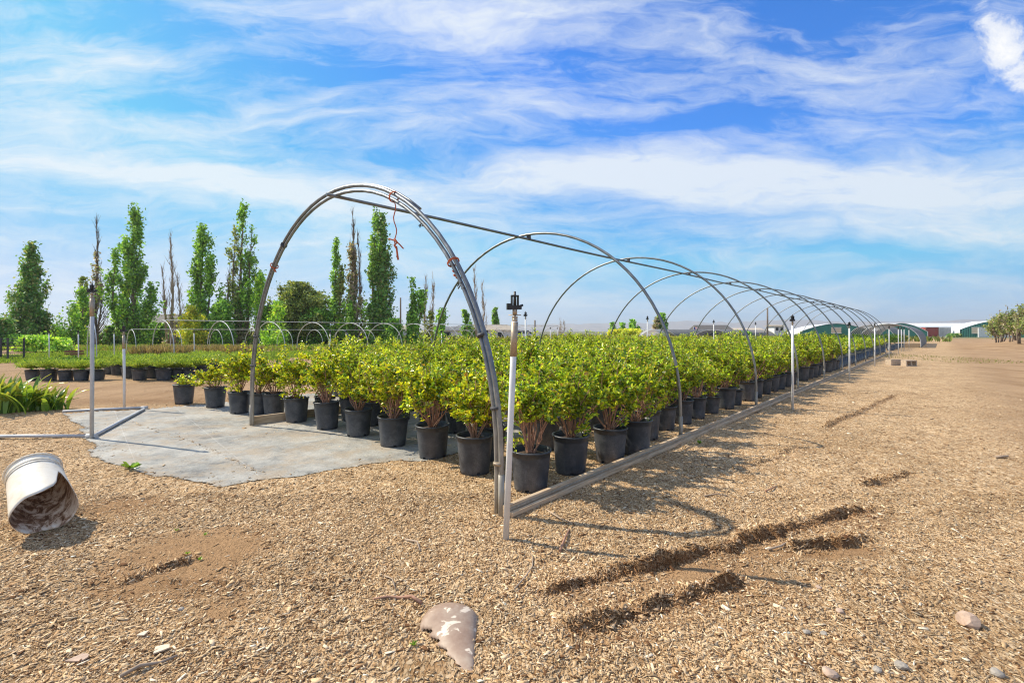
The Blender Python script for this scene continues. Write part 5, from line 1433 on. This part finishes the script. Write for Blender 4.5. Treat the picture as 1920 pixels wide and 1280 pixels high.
car(985, 72, R(184), 'white family car parked beside the small white house', 'carwhite'); car(1155, 82, R(175), 'silver pickup parked left of the clipped hedge mound', 'cargrey', 'pickup'); car(712, 76, R(10), 'grey parked vehicle below the low white outbuilding', 'cargrey')
# beige vehicle near pickup
# wire cage at left edge
cx, cz = (8 - 960) / 890 * 24, 24; root = empty('wire_cage', (cx, cz, 0), .2, 'black wire mesh bin at the far left edge', 'bin')
q = MB()
for i in range(7):
    z = .08 + i * .17
    for a, b in (((-.5, -.5), (.5, -.5)), ((.5, -.5), (.5, .5)), ((.5, .5), (-.5, .5)), ((-.5, .5), (-.5, -.5))): q.tube([(*a, z), (*b, z)], .015, 4)
q.build('mesh', M['dark'], root)
for sx in (-.5, .5):
    for sy in (-.5, .5): q = MB(); q.box((sx, sy, .58), (.06, .06, 1.16)); q.build('post', M['dark'], root)
# crate behind the junipers
q = MB()
for s in (-1, 1):
    for z in (.08, .22, .36): q.box((0, s * .25, z), (.62, .02, .10)); q.box((s * .32, 0, z), (.02, .48, .10))
q.box((0, 0, .02), (.6, .46, .02)); o = q.build('crate', M['rust']); o.location = ((139 - 960) / 890 * 27, 27, 0); tag(o, 'small brown slatted crate standing behind the juniper pots at left', 'crate')

# ------------------------------------------------------------------ hills
def hills(name, dist, az0, az1, base, peaks, seed, mat, label):
    n = 420; V = []; F = []
    for i in range(n + 1):
        t_ = i / n; az = R(az0 + (az1 - az0) * t_); 
        prof = base * (.45 + .55 * peaks(az0 + (az1 - az0) * t_)) * (1 + .22 * float(fbm(np.array([t_ * 30.0]), np.array([seed * 1.0]), 1, 5)[0]))
        for j, (dd, hh) in enumerate(((0, 0), (.12, .35), (.2, .6), (.3, .78), (.42, 1.0), (.8, .8), (1.3, 0))):
            rr_ = dist * (1 + dd * .5); k = 1 + .3 * float(vnoise(np.array([t_ * 160 + j * 3.1]), np.array([j * 2.7 + seed]))[0]) * (0 if j in (0, 6) else 1) * (.35 if j == 4 else 1)
            V.append((rr_ * math.sin(az), rr_ * math.cos(az), -2 + prof * hh * k + 2 * hh))
    for i in range(n):
        for j in range(6): F.append((i * 7 + j, (i + 1) * 7 + j, (i + 1) * 7 + j + 1, i * 7 + j + 1))
    o = np_obj(name, V, F, mat, smooth=True); tag(o, label, kind='structure')
M['hill'] = simple('dry_hillside', (.27, .20, .15), .95, var=.45, scale=.012)
hills('hills', 4200, -60, 60, 92, lambda a: .55 + .45 * math.exp(-((a - 27) / 16) ** 2) * 1.3 - .35 * math.exp(-((a + 30) / 22) ** 2), 5, M['hill'], 'low dry mountain ridge along the horizon')

# ------------------------------------------------------------------ haze
q = MB(); q.box((0, 2500, 83), (16000, 13000, 180)); 
mh = bpy.data.materials.new('haze_air'); mh.use_nodes = True; th_ = NT(mh.node_tree); th_.n.remove(th_.n['Principled BSDF'])
pv = th_.new('ShaderNodeVolumePrincipled'); pv.inputs['Color'].default_value = (.86, .93, 1, 1); pv.inputs['Density'].default_value = .00026; pv.inputs['Anisotropy'].default_value = .2
th_.l.new(pv.outputs[0], th_.n['Material Output'].inputs['Volume'])
ho = q.build('haze', mh); tag(ho, 'pale blue air haze', kind='stuff')
sc.cycles.volume_bounces = 0
